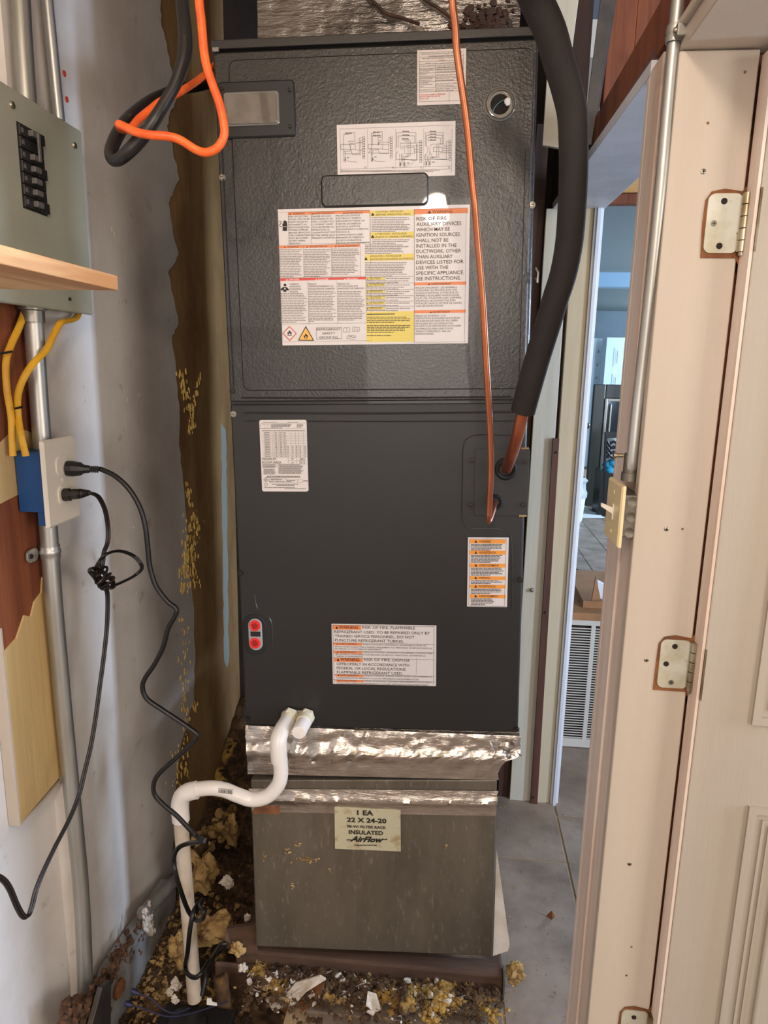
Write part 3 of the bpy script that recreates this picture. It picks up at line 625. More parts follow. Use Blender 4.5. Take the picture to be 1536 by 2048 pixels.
bl, bt = pl_(32, 245); br, _ = pl_(79, 260); _, bb_ = pl_(55, 417)
mb = MB(TP); mb.box(bl-.002, br+.002, -.002, 0, bb_-.002, bt+.002); obj('breaker_opening', mb, 'hole_dark', bp)
nb = 7; hh = (bt-bb_)/nb; mid = bl+(br-bl)*.62
for i in range(nb):
    za = bt-(i+1)*hh+.0007; zb_ = bt-i*hh-.0007
    mb = MB(TP); mb.box(bl, mid, -.006, 0, za, zb_); br_ = obj('breaker', mb, 'breaker_black', bp, bev=.001)
    zz = (za+zb_)/2
    if i > 2 or i == 0 or i == 2:
        mb = MB(TP); mb.box(bl+(mid-bl)*.52, mid-.001, -.015, -.006, zz-hh*.25, zz+hh*.25); obj('toggle', mb, 'toggle_grey', br_, bev=.001)
    mb = MB(TP); mb.box(bl+.003, bl+.010, -.0066, -.006, zz-hh*.2, zz+hh*.2); obj('marking', mb, 'toggle_grey', br_)
    mb = MB(TP); mb.box(mid+.001, br, -.005 if i % 3 else -.009, 0, za, zb_); obj('filler_plate', mb, 'breaker_black', bp, bev=.001)
mb = MB(TP); mb.box(mid-.009, mid-.002, -.018, -.0145, bt-2.75*hh, bt-.3*hh); obj('handle_tie', mb, 'toggle_grey', bp, bev=.001)
# shelf board
E_ = hit(237, 581, 'y', -.50); F_ = hit(231, 550, 'y', -.50)
mb = MB(); mb.box(-.66, E_.x, -1.30, -.50, E_.z, F_.z-.001)
tag(obj('shelf_board', mb, 'shelf_wood', bev=.0012), 'raw pine shelf board sticking out in front of the breaker panel', 'shelf')
# outlet
XO = -.597
A = hit(82, 883, 'x', XO); B = hit(148, 870, 'x', XO); C_ = hit(163, 1032, 'x', XO); D = hit(100, 1058, 'x', XO)
oy0 = (A.y+D.y)/2; oy1 = (B.y+C_.y)/2; oz1 = (A.z+B.z)/2; oz0 = (C_.z+D.z)/2
ol = thing('wall_outlet', 'duplex wall outlet with ivory cover plate on a blue box', 'outlet', (-.63, (oy0+oy1)/2, oz0))
TO = Matrix.Translation((XO, oy0, oz0)) @ Matrix.Rotation(math.radians(90), 4, 'Z'); OW = oy1-oy0; OH = oz1-oz0
mb = MB(TO); plate(mb, 0, OW, 0, OH, .004, -.001, .006, .004); obj('cover_plate', mb, 'ivory_plastic', ol)
for fz in (.68, .34):
    mb = MB(TO); plate(mb, OW*.5-.021, OW*.5+.021, OH*fz-.018, OH*fz+.018, .013, -.0035, 0, .001); obj('receptacle', mb, 'ivory_plastic', ol)
mb = MB(TO); mb.lathe((OW*.5, -.001, OH*.51), (0, -1, 0), [(0, .004), (.0012, .0035), (.0012, 0)], 12); obj('screw', mb, 'ivory_plastic', ol)
mb = MB(); mb.box(XW+.0005, XO-.006, oy0+.012, oy1-.02, oz0+.028, oz1-.022); bx_ = obj('blue_box', mb, 'blue_plastic', ol, bev=.001)
mb = MB(); mb.box(XW+.035, XO-.012, oy0+.013, oy0+.04, oz0+.002, oz0+.028); obj('nail_bracket', mb, 'blue_plastic', bx_, bev=.001)
# plugs + cords
def on_plate(px_, py_, d=0): return hit(px_, py_, 'x', XO+d)
p0 = on_plate(133, 937, .003); p1 = hit(168, 938, 'x', XO+.034); p2 = hit(203, 939, 'x', XO+.060)
cord1 = thing('power_cord', 'black power cord from the upper outlet zigzagging down to the condensate pump', 'cord', p0)
mb = MB(); mb.tube([p0, p0.lerp(p1, .35), p0.lerp(p1, .8), p1, p1.lerp(p2, .3)], [.0145, .0150, .013, .0085, .0075], 10, False, flat=1.0); obj('plug', mb, 'black_plastic', cord1, bev=.001)
mb = MB()
for i in range(5): a = p1.lerp(p2, .30+i*.11); mb.tube([a, a+(p2-p1).normalized()*.0022], .0066, 10)
obj('strain_relief', mb, 'black_rubber', cord1)
ya = p2.y; 
pts1 = [(203, 939), (230, 952), (258, 978), (280, 1015), (291, 1055), (296, 1100), (300, 1135), (312, 1172), (335, 1203), (352, 1217), (350, 1232), (336, 1258), (326, 1295), (308, 1330), (291, 1355), (285, 1375), (294, 1398), (325, 1420), (355, 1440), (384, 1460), (394, 1470), (386, 1486), (350, 1518), (316, 1550), (307, 1572), (311, 1592), (330, 1612), (352, 1630), (377, 1656), (393, 1672), (410, 1681), (398, 1684), (377, 1687), (358, 1695), (348, 1713), (350, 1742), (363, 1786), (377, 1822), (392, 1840), (405, 1838), (408, 1824), (400, 1812), (406, 1800), (396, 1808), (387, 1824), (380, 1859), (375, 1906), (371, 1932), (376, 1948), (390, 1955), (402, 1947), (415, 1928), (433, 1908), (448, 1897), (451, 1888), (442, 1890), (428, 1912), (414, 1948), (404, 1992)]
n = len(pts1); YY = []
for i, (a, b) in enumerate(pts1):
    t = i/(n-1); YY.append(ya + (-.19-ya)*min(1, t*2.2) + (.0 if t < .5 else -.03*math.sin(i*1.3)))
P = [p1.lerp(p2, .9)]+[hit(a, b, 'y', y) for (a, b), y in zip(pts1, YY)]
obj('cable', MB().tube(spline(P, 5), .0050, 10), 'cord_black', cord1)
p0 = on_plate(127, 990, .003); p1 = hit(155, 988, 'x', XO+.028); p2 = hit(183, 985, 'x', XO+.045)
cord2 = thing('power_cord', 'brown-black lamp cord from the lower outlet with a knotted loop', 'cord', p0)
mb = MB(); mb.tube([p0, p0.lerp(p1, .5), p0.lerp(p1, .55), p1, p1.lerp(p2, .05)], [.0125, .0125, .010, .010, .008], 8, False); mb.tube([p1.lerp(p2, .05), p1.lerp(p2, .2), p1.lerp(p2, .9)], [.010, .010, .005], 8, False); obj('plug', mb, 'cord_brown', cord2, bev=.001)
pts2 = [(181, 986), (197, 994), (210, 1020), (216, 1055), (215, 1085), (208, 1105), (204, 1135)]
XC = XO+.05
P2 = [hit(a, b, 'x', XC) for a, b in pts2]
loop = [(204, 1135), (196, 1150), (192, 1140), (200, 1122), (213, 1108), (238, 1102), (264, 1110), (280, 1125), (283, 1138), (268, 1152), (240, 1166), (214, 1176), (204, 1176), (190, 1155), (180, 1142), (186, 1136), (202, 1142), (222, 1158), (226, 1170), (216, 1174), (200, 1156), (190, 1144)]
P3 = [hit(a, b, 'x', XC+.008*math.sin(i*1.9)) for i, (a, b) in enumerate(loop)]
pts4 = [(196, 1150), (208, 1172), (215, 1190), (214, 1250), (208, 1310), (200, 1370), (192, 1430), (182, 1490), (170, 1540), (158, 1590), (138, 1640), (112, 1690), (88, 1740), (72, 1780), (64, 1812), (56, 1832), (46, 1832), (34, 1812), (18, 1775), (0, 1755), (-40, 1738)]
P4 = [hit(a, b, 'x', XC-.004+.0*i) for i, (a, b) in enumerate(pts4)]
for nm, PP in (('cable', P2+P3[1:]), ('cable', P4)):
    sp = spline(PP, 5); mb = MB()
    o_ = Vector((.001, .0022, 0)); mb.tube([v+o_ for v in sp], .0028, 8); mb.tube([v-o_ for v in sp], .0028, 8); obj(nm, mb, 'cord_brown', cord2)
mb = MB()
for i in range(4):
    c = hit(203+i*5, 1150+i*7, 'x', XC+.004); R_ = .016
    R_ = (.017, .012, .016, .011)[i]; mb.tube([c+Vector((math.sin(a+i)*.009, math.cos(a)*R_, math.cos(a+.5*i)*R_*.7+math.sin(a)*R_*(.2+.3*i))) for a in [2*math.pi*j/16 for j in range(17)]], .0026, 6, cap=False)
obj('knot', mb, 'cord_brown', cord2)
# yellow cables
yt = thing('yellow_cable', 'flat yellow electrical cable nearest the photo edge, dropping into the blue box', 'cable', hit(25, 910, 'x', -.64))
P = [hit(a, b, 'x', -.648) for a, b in ((50, 622), (38, 655), (22, 690), (12, 725), (14, 780), (22, 830), (24, 870), (26, 912))]
obj('sheath', MB().tube(spline(P), .0062, 10, flat=.5), 'yellow_vinyl', yt)
obj('cable_tie', MB().tube([hit(-2, 708, 'x', -.646), hit(24, 703, 'x', -.640)], .002, 6), 'black_plastic', yt)
yt = thing('yellow_cable', 'flat yellow electrical cable curling from behind the panel corner into the blue box', 'cable', hit(45, 910, 'x', -.63))
P = [hit(a, b, 'x', X_) for a, b, X_ in ((150, 520, -.652), (163, 560, -.648), (164, 600, -.645), (155, 632, -.636), (140, 641, -.625), (122, 645, -.612), (108, 668, -.612), (92, 700, -.612), (68, 725, -.612), (48, 755, -.62), (36, 790, -.635), (36, 830, -.642), (42, 870, -.63), (52, 912, -.625))]
obj('sheath', MB().tube(spline(P), .0062, 10, flat=.55), 'yellow_vinyl', yt)
obj('cable_tie', MB().tube([hit(30, 817, 'x', -.633), hit(44, 814, 'x', -.633)], .002, 6), 'black_plastic', yt)
# anchors
for a, b, l in ((128, 147, 'upper'), (133, 199, 'lower')):
    c = hit(a, b, 'x', XW+.003); mb = MB(); mb.lathe(c, (1, 0, 0), [(0, .006), (.002, .0055), (.002, .003), (.0, .002), (0, 0)], 12)
    tag(obj('wall_anchor', mb, 'ink_red'), l+' red plastic wall anchor beside the thin conduit', 'wall anchor')
mb = MB(); Q4 = [hit(a, b, 'x', XW+.002) for a, b in [(443+.0126*(b_-846)+random.uniform(-1, .8), b_) for b_ in range(846, 1325, 14)]+[(454, 1336)]+[(452+.0126*(b_-846)+random.uniform(-1, 1), b_) for b_ in range(1322, 846, -14)]]; mb.prism(Q4[::-1], (-.0015, 0, 0)); obj('pale_strip', mb, 'pale_grey', wl)  # narrow pale grey strip with uneven long edges
# nail pops on the wall
for i, (a, b) in enumerate(((237, 605), (245, 688), (167, 775), (169, 800), (255, 800), (279, 790), (247, 860), (265, 998), (268, 1055), (274, 1187), (230, 470), (224, 459))):
    c = hit(a, b, 'x', XW+.003); mb = MB(); mb.blob(c, .0035, (.35, 1, 1.6), .3, 7, 5); obj('plaster_chip', mb, 'fluff_white', wl)
# foam residue scraped on the wall
mb = MB()
R_ = random.Random(3)
for (a0, b0, a1, b1, n_, w_) in ((362, 742, 384, 868, 70, 5), (400, 742, 385, 830, 26, 3), (372, 960, 392, 1050, 26, 4), (384, 1030, 383, 1180, 120, 9), (374, 1105, 366, 1185, 60, 5), (368, 1230, 372, 1330, 22, 5), (370, 1340, 366, 1560, 60, 6), (392, 1405, 389, 1418, 16, 5), (362, 1500, 366, 1620, 50, 9)):
    for i in range(n_):
        t = R_.random(); c = hit(a0+(a1-a0)*t+R_.gauss(0, w_), b0+(b1-b0)*t, 'x', XW+.004)
        mb.blob(c, R_.uniform(.0014, .0046), (.6, .8, R_.uniform(1, 3.6)), .3, 5, 4)
obj('foam_residue', mb, 'foam_bright', wl, kind='stuff')

# ---- overhead cables at top left
P = hy([(362, -90, -.26), (364, 0, -.28), (370, 62, -.30), (369, 109, -.31), (353, 163, -.32), (331, 203, -.33), (306, 244, -.34), (281, 278, -.34), (252, 308, -.34), (234, 321, -.33), (224, 318, -.32), (222, 300, -.30), (237, 266, -.27), (259, 234, -.23), (297, 203, -.16), (328, 188, -.08), (359, 178, 0.0), (405, 170, .12), (440, 160, .3)])
t = thing('hanging_cable', 'thick dusty black cable hanging in a narrow loop by the left wall', 'cable', P[8]); sp = spline(P); obj('sheath', MB().tube(sp, [.0088+.0018*math.sin(i*.11)**2 for i in range(len(sp))], 14), 'cable_black', t)
P = hy([(392, -90, -.36), (398, 0, -.36), (403, 45, -.36), (407, 94, -.36), (413, 131, -.36), (425, 169, -.36), (438, 205, -.36), (447, 244, -.36), (448, 272, -.36), (435, 295, -.36), (413, 305, -.36), (391, 299, -.36), (362, 281, -.37), (337, 273, -.375), (300, 270, -.38), (272, 264, -.378), (250, 254, -.37), (238, 249, -.36), (243, 258, -.30), (262, 256, -.27), (278, 238, -.25), (300, 220, -.23), (322, 203, -.21), (355, 187, -.17), (387, 167, -.10), (409, 150, -.02), (430, 130, .12)])
t = thing('orange_cord', 'bright orange cord looping beside the upper left of the air handler', 'cord', P[10]); obj('sheath', MB().tube(spline(P), .0062, 12), 'orange_vinyl', t)

# =================================================================== AIR HANDLER
ah = thing('air_handler', 'tall dark grey air handler cabinet covered with warning labels', 'air handler', MC @ Vector((0, 0, 0)))
W = .311; Hh = 1.4193; DP = .44
def cobj(name, f, mats, bev=0, parent=None, **k):
    mb = MB(MC); f(mb); return obj(name, mb, mats, parent or ah, bev=bev, **k)
xL = (loc(421, 78).x+loc(490, 1450).x)/2; xR = (loc(1077, 57).x+loc(1040, 1468).x)/2; zT = (loc(421, 78).z+loc(1077, 57).z)/2; zB = (loc(490, 1450).z+loc(1040, 1468).z)/2
zs = loc(760, 805).z
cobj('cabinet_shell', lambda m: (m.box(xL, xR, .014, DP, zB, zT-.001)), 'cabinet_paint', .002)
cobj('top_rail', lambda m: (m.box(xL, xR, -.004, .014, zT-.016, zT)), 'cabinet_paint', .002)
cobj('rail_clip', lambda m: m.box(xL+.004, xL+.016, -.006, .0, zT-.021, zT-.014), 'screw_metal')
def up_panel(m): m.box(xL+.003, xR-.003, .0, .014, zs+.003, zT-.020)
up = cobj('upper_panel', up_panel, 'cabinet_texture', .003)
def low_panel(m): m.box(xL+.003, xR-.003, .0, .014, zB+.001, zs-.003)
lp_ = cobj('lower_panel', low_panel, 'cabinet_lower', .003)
a = loc(456, 116); b = loc(1050, 778)
cobj('pressed_field', lambda m: plate(m, a.x, b.x, b.z, a.z-.004, .016, -.0022, .002, .0022), 'cabinet_texture', parent=up)
a = loc(642, 352); b = loc(857, 411)
cobj('finger_recess', lambda m: plate(m, a.x, b.x, b.z, a.z, .011, -.0068, 0, .0032), 'cabinet_texture', parent=up)
# ribs
def rib(P, parent, r=.0016): 
    m = MB(MC); m.tube(spline([loc(x, y, 0) for x, y in P], 5), r, 6); obj('pressed_rib', m, 'cabinet_paint', parent)
rib([(483, 796), (760, 796), (1022, 794)], up, .0022)
rib([(488, 826), (760, 827), (1030, 824)], lp_, .0022); rib([(488, 842), (760, 843), (1030, 842)], lp_, .0014)
rib([(1046, 872), (960, 870), (934, 878), (926, 900), (925, 960), (924, 1030), (930, 1050), (945, 1057), (1000, 1058), (1015, 1066), (1023, 1085), (1024, 1220)], lp_, .0012)
rib([(509, 1190), (514, 1215), (528, 1226), (541, 1240), (545, 1265), (544, 1295)], lp_, .0010)
# vertical folds of the corner posts
for pa, pb_ in (((457, 285), (467, 775)), ((1050, 300), (1039, 770))):
    p_ = loc(*pa, .0); q_ = loc(*pb_, .0); cobj('fold_line', lambda m: m.box(min(p_.x, q_.x), min(p_.x, q_.x)+.0014, -.0032, .001, q_.z, p_.z), 'hole_dark', parent=up)
# screws
def cscrew(px_, py_, r, m_, off=0.0, parent=None):
    c = loc(px_, py_, off); m = MB(MC); m.lathe(c, (0, -1, 0), [(0, r*1.35), (.0012, r*1.35), (.0012, r), (.0045, r*.95), (.0048, 0)], 6 if False else 12)
    m.cur = 1; m.box(c.x-r*.7, c.x+r*.7, c.y-.0052, c.y-.0046, c.z-.0005, c.z+.0005)
    obj('screw', m, [m_, 'hole_dark'], parent or ah)
for a, b, m_ in ((430, 103, 'screw_dark'), (445, 355, 'screw_metal'), (465, 782, 'screw_dark'), (467, 828, 'screw_metal'), (482, 1146, 'screw_dark'), (495, 1437, 'screw_dark'), (1040, 1160, 'screw_dark'), (1033, 1458, 'screw_dark'), (1064, 410, 'screw_metal')): cscrew(a, b, .0048, m_)
c = loc(1064, 410); 
m = MB(MC); c = loc(1071, 557); m.tube([c+Vector((0, 0, .02)), c+Vector((.004, -.006, .01)), c+Vector((.003, -.006, -.008)), c], .002, 6); obj('latch_clip', m, 'screw_metal', ah)
# breaker window
a = loc(436, 167); b = loc(593, 274)
bz = cobj('breaker_window', lambda m: plate(m, a.x, b.x, b.z, a.z, .008, -.007, .0, .0025), 'black_plastic')
a = loc(447, 186, .007); b = loc(560, 250, .007)
cobj('window_rim', lambda m: plate(m, a.x, b.x, b.z, a.z, .006, -.0105, -.006, .002), 'clear_ring', parent=bz)
a = loc(451, 190, .0105); b = loc(555, 246, .0105)
cobj('window_pane', lambda m: plate(m, a.x, b.x, b.z, a.z, .005, -.0125, -.0105, .0008), 'clear_grey', parent=bz)
for x, y in ((443, 177), (579, 180), (580, 253)): cscrew(x, y, .0032, 'screw_dark', .007, bz)
# sight glass
c = loc(1000, 209, .0022)
sg = cobj('sight_glass', lambda m: m.lathe(c, (0, -1, 0), [(0, .0305), (.004, .0300), (.005, .028), (.003, .0262), (.006, .0250), (.0062, .0235), (.001, .0225), (.0004, 0)], 36), 'clear_ring')
cobj('dark_window', lambda m: m.lathe(c, (0, -1, 0), [(.0008, .0228), (.0012, 0)], 28), 'hole_dark', parent=sg)
cobj('teal_wire', lambda m: m.tube(spline([loc(984, 226, .006), loc(990, 214, .006), loc(1000, 204, .006), (loc(1010, 199, .006))]), .0010, 6), 'teal_wire', parent=sg)
cobj('connector', lambda m: m.blob(loc(1015, 203, .006), .006, (1, .4, 1.2), .12, 8, 6), 'paper', parent=sg)
# tubing plate
a = loc(950, 897); b = loc(1055, 1032)
tp = cobj('tubing_plate', lambda m: m.box(a.x, b.x, -.0025, .001, b.z, a.z), 'cabinet_lower', .0008)
for x, y in ((1042, 897), (1038, 1032)):
    p_ = loc(x, y, .003); cobj('foam_gasket', lambda m: m.box(p_.x, p_.x+.016, -.004, -.001, p_.z-.0015, p_.z+.002), 'insulation_yellow', parent=tp)
for x, y in ((943, 921), (1049, 924), (941, 1010), (1046, 1010)): cscrew(x, y, .0045, 'screw_dark', .0025)
for x, y, r in ((1012, 938, .024), (990, 1004, .0165)):
    c = loc(x, y, .0025); cobj('rubber_grommet', lambda m: m.lathe(c, (0, -1, 0), [(0, r), (.006, r*.95), (.008, r*.8), (.006, r*.6), (0, r*.55)], 24), 'black_rubber', parent=tp)
mat('red_shade', (150, 18, 16), .4)
# drain ports with red plugs
a = loc(485, 1228); b = loc(535, 1309)
dpz = cobj('drain_port', lambda m: plate(m, a.x, b.x, b.z, a.z, (b.x-a.x)/2-.0005, -.003, 0, .0015), 'black_rubber')
a = loc(496, 1237, .003); b = loc(526, 1300, .003)
cobj('port_plate', lambda m: plate(m, a.x, b.x, b.z, a.z, (b.x-a.x)/2-.0005, -.0055, -.002, .001), 'grey_plastic', parent=dpz)
for y in (1251, 1286):
    c = loc(510, y, .0055)
    cobj('red_plug', lambda m: (m.lathe(c, (0, -1, 0), [(0, .0125), (.003, .0122), (.0032, .0095), (.001, .0075), (.001, 0)], 24), [m.box(c.x+.0078*math.cos(k_*math.pi/4)-.0018, c.x+.0078*math.cos(k_*math.pi/4)+.0018, c.y-.0034, c.y, c.z+.0078*math.sin(k_*math.pi/4)-.0018, c.z+.0078*math.sin(k_*math.pi/4)+.0018) for k_ in range(8)]), 'red_plastic', parent=dpz)
    cobj('socket_shade', lambda m: m.prism([(c.x+(.0088 if k_ % 2 else .0062)*math.cos(k_*math.pi/8), c.y-.0034, c.z+(.0088 if k_ % 2 else .0062)*math.sin(k_*math.pi/8)) for k_ in range(16)], (0, .001, 0)), 'red_shade', parent=dpz)  # shade of the plug recess painted as a raised darker red star
a = loc(501, 1263, .0055); b = loc(521, 1273, .0055)
cobj('slot', lambda m: m.box(a.x, b.x, -.0062, -.005, b.z, a.z), 'black_rubber', parent=dpz)
# drain outlet
a = loc(556, 1418); b = loc(630, 1456)
dpo = cobj('drain_outlet', lambda m: plate(m, a.x, b.x, b.z, a.z, .014, -.002, 0, .001), 'black_rubber')
a = loc(562, 1420, .002); b = loc(627, 1450, .002)
cobj('outlet_plate', lambda m: plate(m, a.x, b.x, b.z, a.z, .012, -.004, -.001, .001), 'grey_plastic', parent=dpo)

# ---- labels
# big warning label
A_ = loc(552.5, 421.6, .0022); B_ = loc(936.5, 686, .0022)
OFF = .0040
def mk_label(name, p0_, p1_, label, rad=.0008, m_='label_white', off0=.0022):
    a = loc(*p0_, off0); b = loc(*p1_, off0)
    return cobj(name, lambda m: plate(m, a.x, b.x, b.z, a.z, rad, -off0-.0006, -off0+.0018, 0), m_, label=label)
L1 = mk_label('warning_label', (555.5, 419), (936, 686.5), 'large multilingual warning label with orange, red and yellow bands')
s = Sheet(550, 410, 7.313, .0029)
s.frame(42, 108, 1352, 1894, 3, 'ink_grey')
s.rect(190, 108, 1200, 40, 'print_orange'); s.frame(190, 108, 1200, 470, 3)
for x in (525, 888): s.rect(x, 108, 3, 470, 'ink', .0005)
s.text('WARNING', 262, 142, 170, 26, 'ink'); s.text('AVERTISSEMENT', 568, 139, 300, 26, 'ink'); s.text('ADVERTENCIA', 1030, 130, 255, 26, 'ink')
for x, y in ((224, 142), (550, 140), (1008, 132)): s.tri(x, y, 28, 24, 'ink')
T1 = (("RISK OF ELECTRIC", 290), ("SHOCK. CAN CAUSE", 305), ("INJURY OR DEATH.", 285), ("DISCONNECT ALL", 270), ("REMOTE ELECTRIC", 300), ("POWER SUPPLIES", 285), ("BEFORE SERVICING.", 315), ("THIS COMPARTMENT", 322), ("MUST BE CLOSED", 280), ("EXCEPT WHEN", 235), ("SERVICING.", 175))
for i, (t_, w_) in enumerate(T1): s.text(t_, 198+i*.8, 183+i*39.4, w_, 23)
T1 = (("DANGER DE CHOC", 290), ("ÉLECTRIQUE OU DE", 310), ("MORT. COUPEZ TOUT", 335), ("LE COURANT AVANT", 320), ("TOUT ENTRETIEN OU", 330), ("REPARATION. LE", 260), ("COMPARTIM ENT DOIT", 348), ("RESTER FERME SAUF", 340), ("PENDANT LÀTRETIEN", 340))
for i, (t_, w_) in enumerate(T1): s.text(t_, 533+i*.8, 179+i*39.7, w_, 23)
T1 = (("PELIGRO DE CHOQUE", 345), ("ELÉCTRICO O MUERTE.", 365), ("DESCONECTE TODAS LAS", 418), ("FUENTES DE ENERGÍA", 360), ("ELÉCTRICA ANTES DE", 350), ("MANTENIMIENTO O SERVICIO", 470), ("TÉCNICO. EL", 200), ("COMPARTIMENTO DEBE", 385), ("PERMANECER CERRADO", 400), ("EXCEPTO DURANTE EL", 370), ("SERVICIO DE MANTENIMIENTO", 485))
for i, (t_, w_) in enumerate(T1): s.text(t_, 895+i*.4, 169+i*40.2, w_, 23)
# hand symbol
s.poly([(112, 380), (176, 380), (180, 290), (172, 240), (160, 236), (152, 226), (142, 224), (132, 230), (124, 240), (124, 266), (108, 276), (114, 330)][::-1], 'ink_black'); s.line([(56, 236), (86, 244), (92, 262), (72, 284), (68, 304), (96, 322)], 8, 'ink_black'); s.line([(126, 312), (170, 318)], 5, 'white_ink', .0007)
# second band
s.rect(52, 596, 1195, 40, 'print_orange'); s.text('WARNING', 178, 626, 172, 24); s.text('ADVERTENCIA', 508, 622, 258, 24); s.text('AVERTISSEMENT', 915, 616, 305, 24)
for x, y in ((145, 626), (470, 622), (888, 616)): s.tri(x, y, 26, 22, 'ink')
s.frame(52, 596, 1195, 466, 3); s.rect(410, 600, 3, 460, 'ink', .0005); s.rect(820, 600, 3, 460, 'ink', .0005)
s.lines(62, 650, 345, 17, 24.5, seed=1); s.lines(425, 646, 390, 17, 24.5, seed=2); s.lines(830, 640, 405, 16, 24.5, seed=3)
# third band
s.rect(66, 1072, 1264, 38, 'print_red'); s.text('DANGER', 205, 1101, 150, 24, 'white_ink'); s.text('DANGER', 632, 1100, 150, 24, 'white_ink'); s.text('PELIGRO', 1048, 1095, 160, 24, 'white_ink')
for x, y in ((175, 1102), (602, 1101), (1020, 1097)): s.tri(x, y, 24, 22, 'white_ink')
s.frame(66, 1072, 1264, 672, 3); s.rect(478, 1110, 3, 632, 'ink', .0005); s.rect(904, 1110, 3, 632, 'ink', .0005)
for i, (t_, w_) in enumerate((("CARBON", 130), ("MONOXIDE", 162), ("POISONING", 170), ("HAZARD", 125))): s.text(t_, 214, 1170+i*36.5, w_, 24)
for i, (t_, w_) in enumerate((("RISQUE", 115), ("D'EMPOISONNEMENT AU", 370), ("MONOXYDE DE CARBONE", 385))): s.text(t_, 490, 1168+i*36.5, w_, 24)
for i, (t_, w_) in enumerate((("RIESGO DE", 168), ("INTOXICACIÓN POR", 295), ("MONÓXIDO DE CARBONO", 385))): s.text(t_, 920, 1166+i*35.5, w_, 24)
s.disc(146, 1170, 20, 'ink_black'); s.poly([(80, 1230), (118, 1200), (170, 1200), (206, 1236), (192, 1256), (166, 1240), (168, 1270), (120, 1270), (122, 1240), (94, 1256)][::-1], 'ink_black'); s.disc(144, 1224, 12, 'label_white', .0007)
s.lines(82, 1290, 388, 18, 24.6, seed=4); s.lines(490, 1258, 408, 19, 24.6, seed=5, last=.2); s.lines(920, 1262, 400, 18, 24.4, seed=6)
# pictograms
def flame(cx, cy, r): s.poly([(cx-r*.7, cy+r*.75), (cx-r, cy+r*.1), (cx-r*.6, cy-r*.2), (cx-r*.45, cy+r*.1), (cx-r*.35, cy-r*.6), (cx, cy-r*1.15), (cx+r*.25, cy-r*.4), (cx+r*.55, cy-r*.55), (cx+r*.9, cy+r*.2), (cx+r*.65, cy+r*.75)][::-1], 'ink_black', .0008); s.rect(cx-r*.95, cy+r*.95, r*1.9, r*.22, 'ink_black', .0008); s.disc(cx, cy+r*.45, r*.28, 'label_white', .0009)
s.poly([(212, 1770), (318, 1880), (216, 1988), (110, 1878)][::-1], 'ink_red', .0005); s.poly([(212, 1786), (302, 1880), (216, 1972), (126, 1878)][::-1], 'label_white', .0006); flame(214, 1868, 36)
s.poly([(450, 1768), (574, 1986), (336, 1984)][::-1], 'ink_black', .0005); s.poly([(450, 1794), (554, 1974), (354, 1972)][::-1], 'print_tan', .0006); flame(452, 1912, 34)
s.frame(602, 1790, 375, 174, 4); s.text('REFRIGERANT', 612, 1836, 350, 34); s.text('SAFETY', 692, 1895, 190, 34); s.text('GROUP A2L', 648, 1955, 280, 34)
s.line([(1004, 1800), (1004, 1862), (1050, 1856), (1096, 1862), (1096, 1800), (1072, 1790), (1050, 1800), (1028, 1790), (1004, 1800)], 4); s.line([(1050, 1800), (1050, 1856)], 4)
s.line([(1136, 1788), (1136, 1852), (1168, 1842), (1200, 1856), (1232, 1848), (1232, 1786), (1200, 1796), (1168, 1780), (1136, 1788)], 4); s.line([(1168, 1780), (1168, 1842)], 4); s.text('i', 1203, 1838, 8, 30)
s.line([(1075, 1900), (1185, 1915), (1160, 1970), (1046, 1950), (1075, 1900)], 4); s.line([(1080, 1932), (1110, 1922), (1135, 1940), (1165, 1926)], 6)
# right block, second crop
s.crop(730, 410, 7.144)
s.rect(78, 84, 622, 82, 'print_yellow'); s.text('CAUTION - INSTALLER', 152, 110, 390, 24); s.text('(BEFORE OPERATING UNIT)', 152, 152, 495, 24); s.tri(110, 152, 52, 44)
s.lines(96, 176, 560, 9, 24.4, seed=7)
s.rect(80, 392, 620, 90, 'print_yellow'); s.text('ATTENTION - INSTALLEUR', 142, 428, 455, 24); s.text("(AVANT D' OPERER L'APPAREIL)", 142, 472, 548, 26); s.tri(110, 470, 52, 44)
s.lines(102, 492, 560, 3, 24.4, seed=8); s.lines(0, 566, 640, 6, 24.4, seed=9)
s.rect(0, 708, 700, 92, 'print_yellow'); s.text('ATENCIÓN - INSTALADOR', 75, 746, 445, 26); s.text('(ANTES DE FUNCIONAR LA UNIDAD)', 75, 790, 615, 26); s.tri(14, 786, 46, 44)
s.lines(0, 816, 640, 9, 24, seed=10)
for i, (y, h, t_, w_) in enumerate(((1034, 40, 'CAUTION', 155), (1126, 38, 'ATTENTION', 205), (1220, 36, 'ATENCIÓN', 185), (1308, 40, 'CAUTION', 160), (1384, 40, 'ATTENTION', 200), (1460, 36, 'ATENCIÓN', 180))):
    s.rect(16, y, 270, h, 'print_yellow'); s.frame(16, y, 270, h, 2.5); s.text(t_, 62, y+h-10, w_, 24); s.tri(38, y+h-9, 22, 20, 'ink'); s.rect(16, y-3, 682, 3, 'ink', .0005)
    s.lines(300, y+12, 380, 1, 24, seed=20+i, last=.9); s.lines(16, y+h+6, 660, 1 if i > 2 else 2, 24, seed=30+i, last=.7)
s.rect(16, 1526, 684, 434, 'print_yellow'); s.rect(28, 1556, 400, 12, 'ink', .0006); s.lines(28, 1598, 650, 4, 24, 'ink', seed=40); s.lines(28, 1718, 650, 5, 24, 'ink', seed=41); s.lines(28, 1860, 580, 1, 24, 'ink', seed=42)
s.rect(700, 66, 3, 1896, 'ink', .0005); s.frame(702, 60, 746, 1904, 3)
s.rect(705, 60, 768, 74, 'print_orange'); s.text('WARNING', 960, 118, 290, 44); s.tri(920, 120, 50, 44, 'ink')
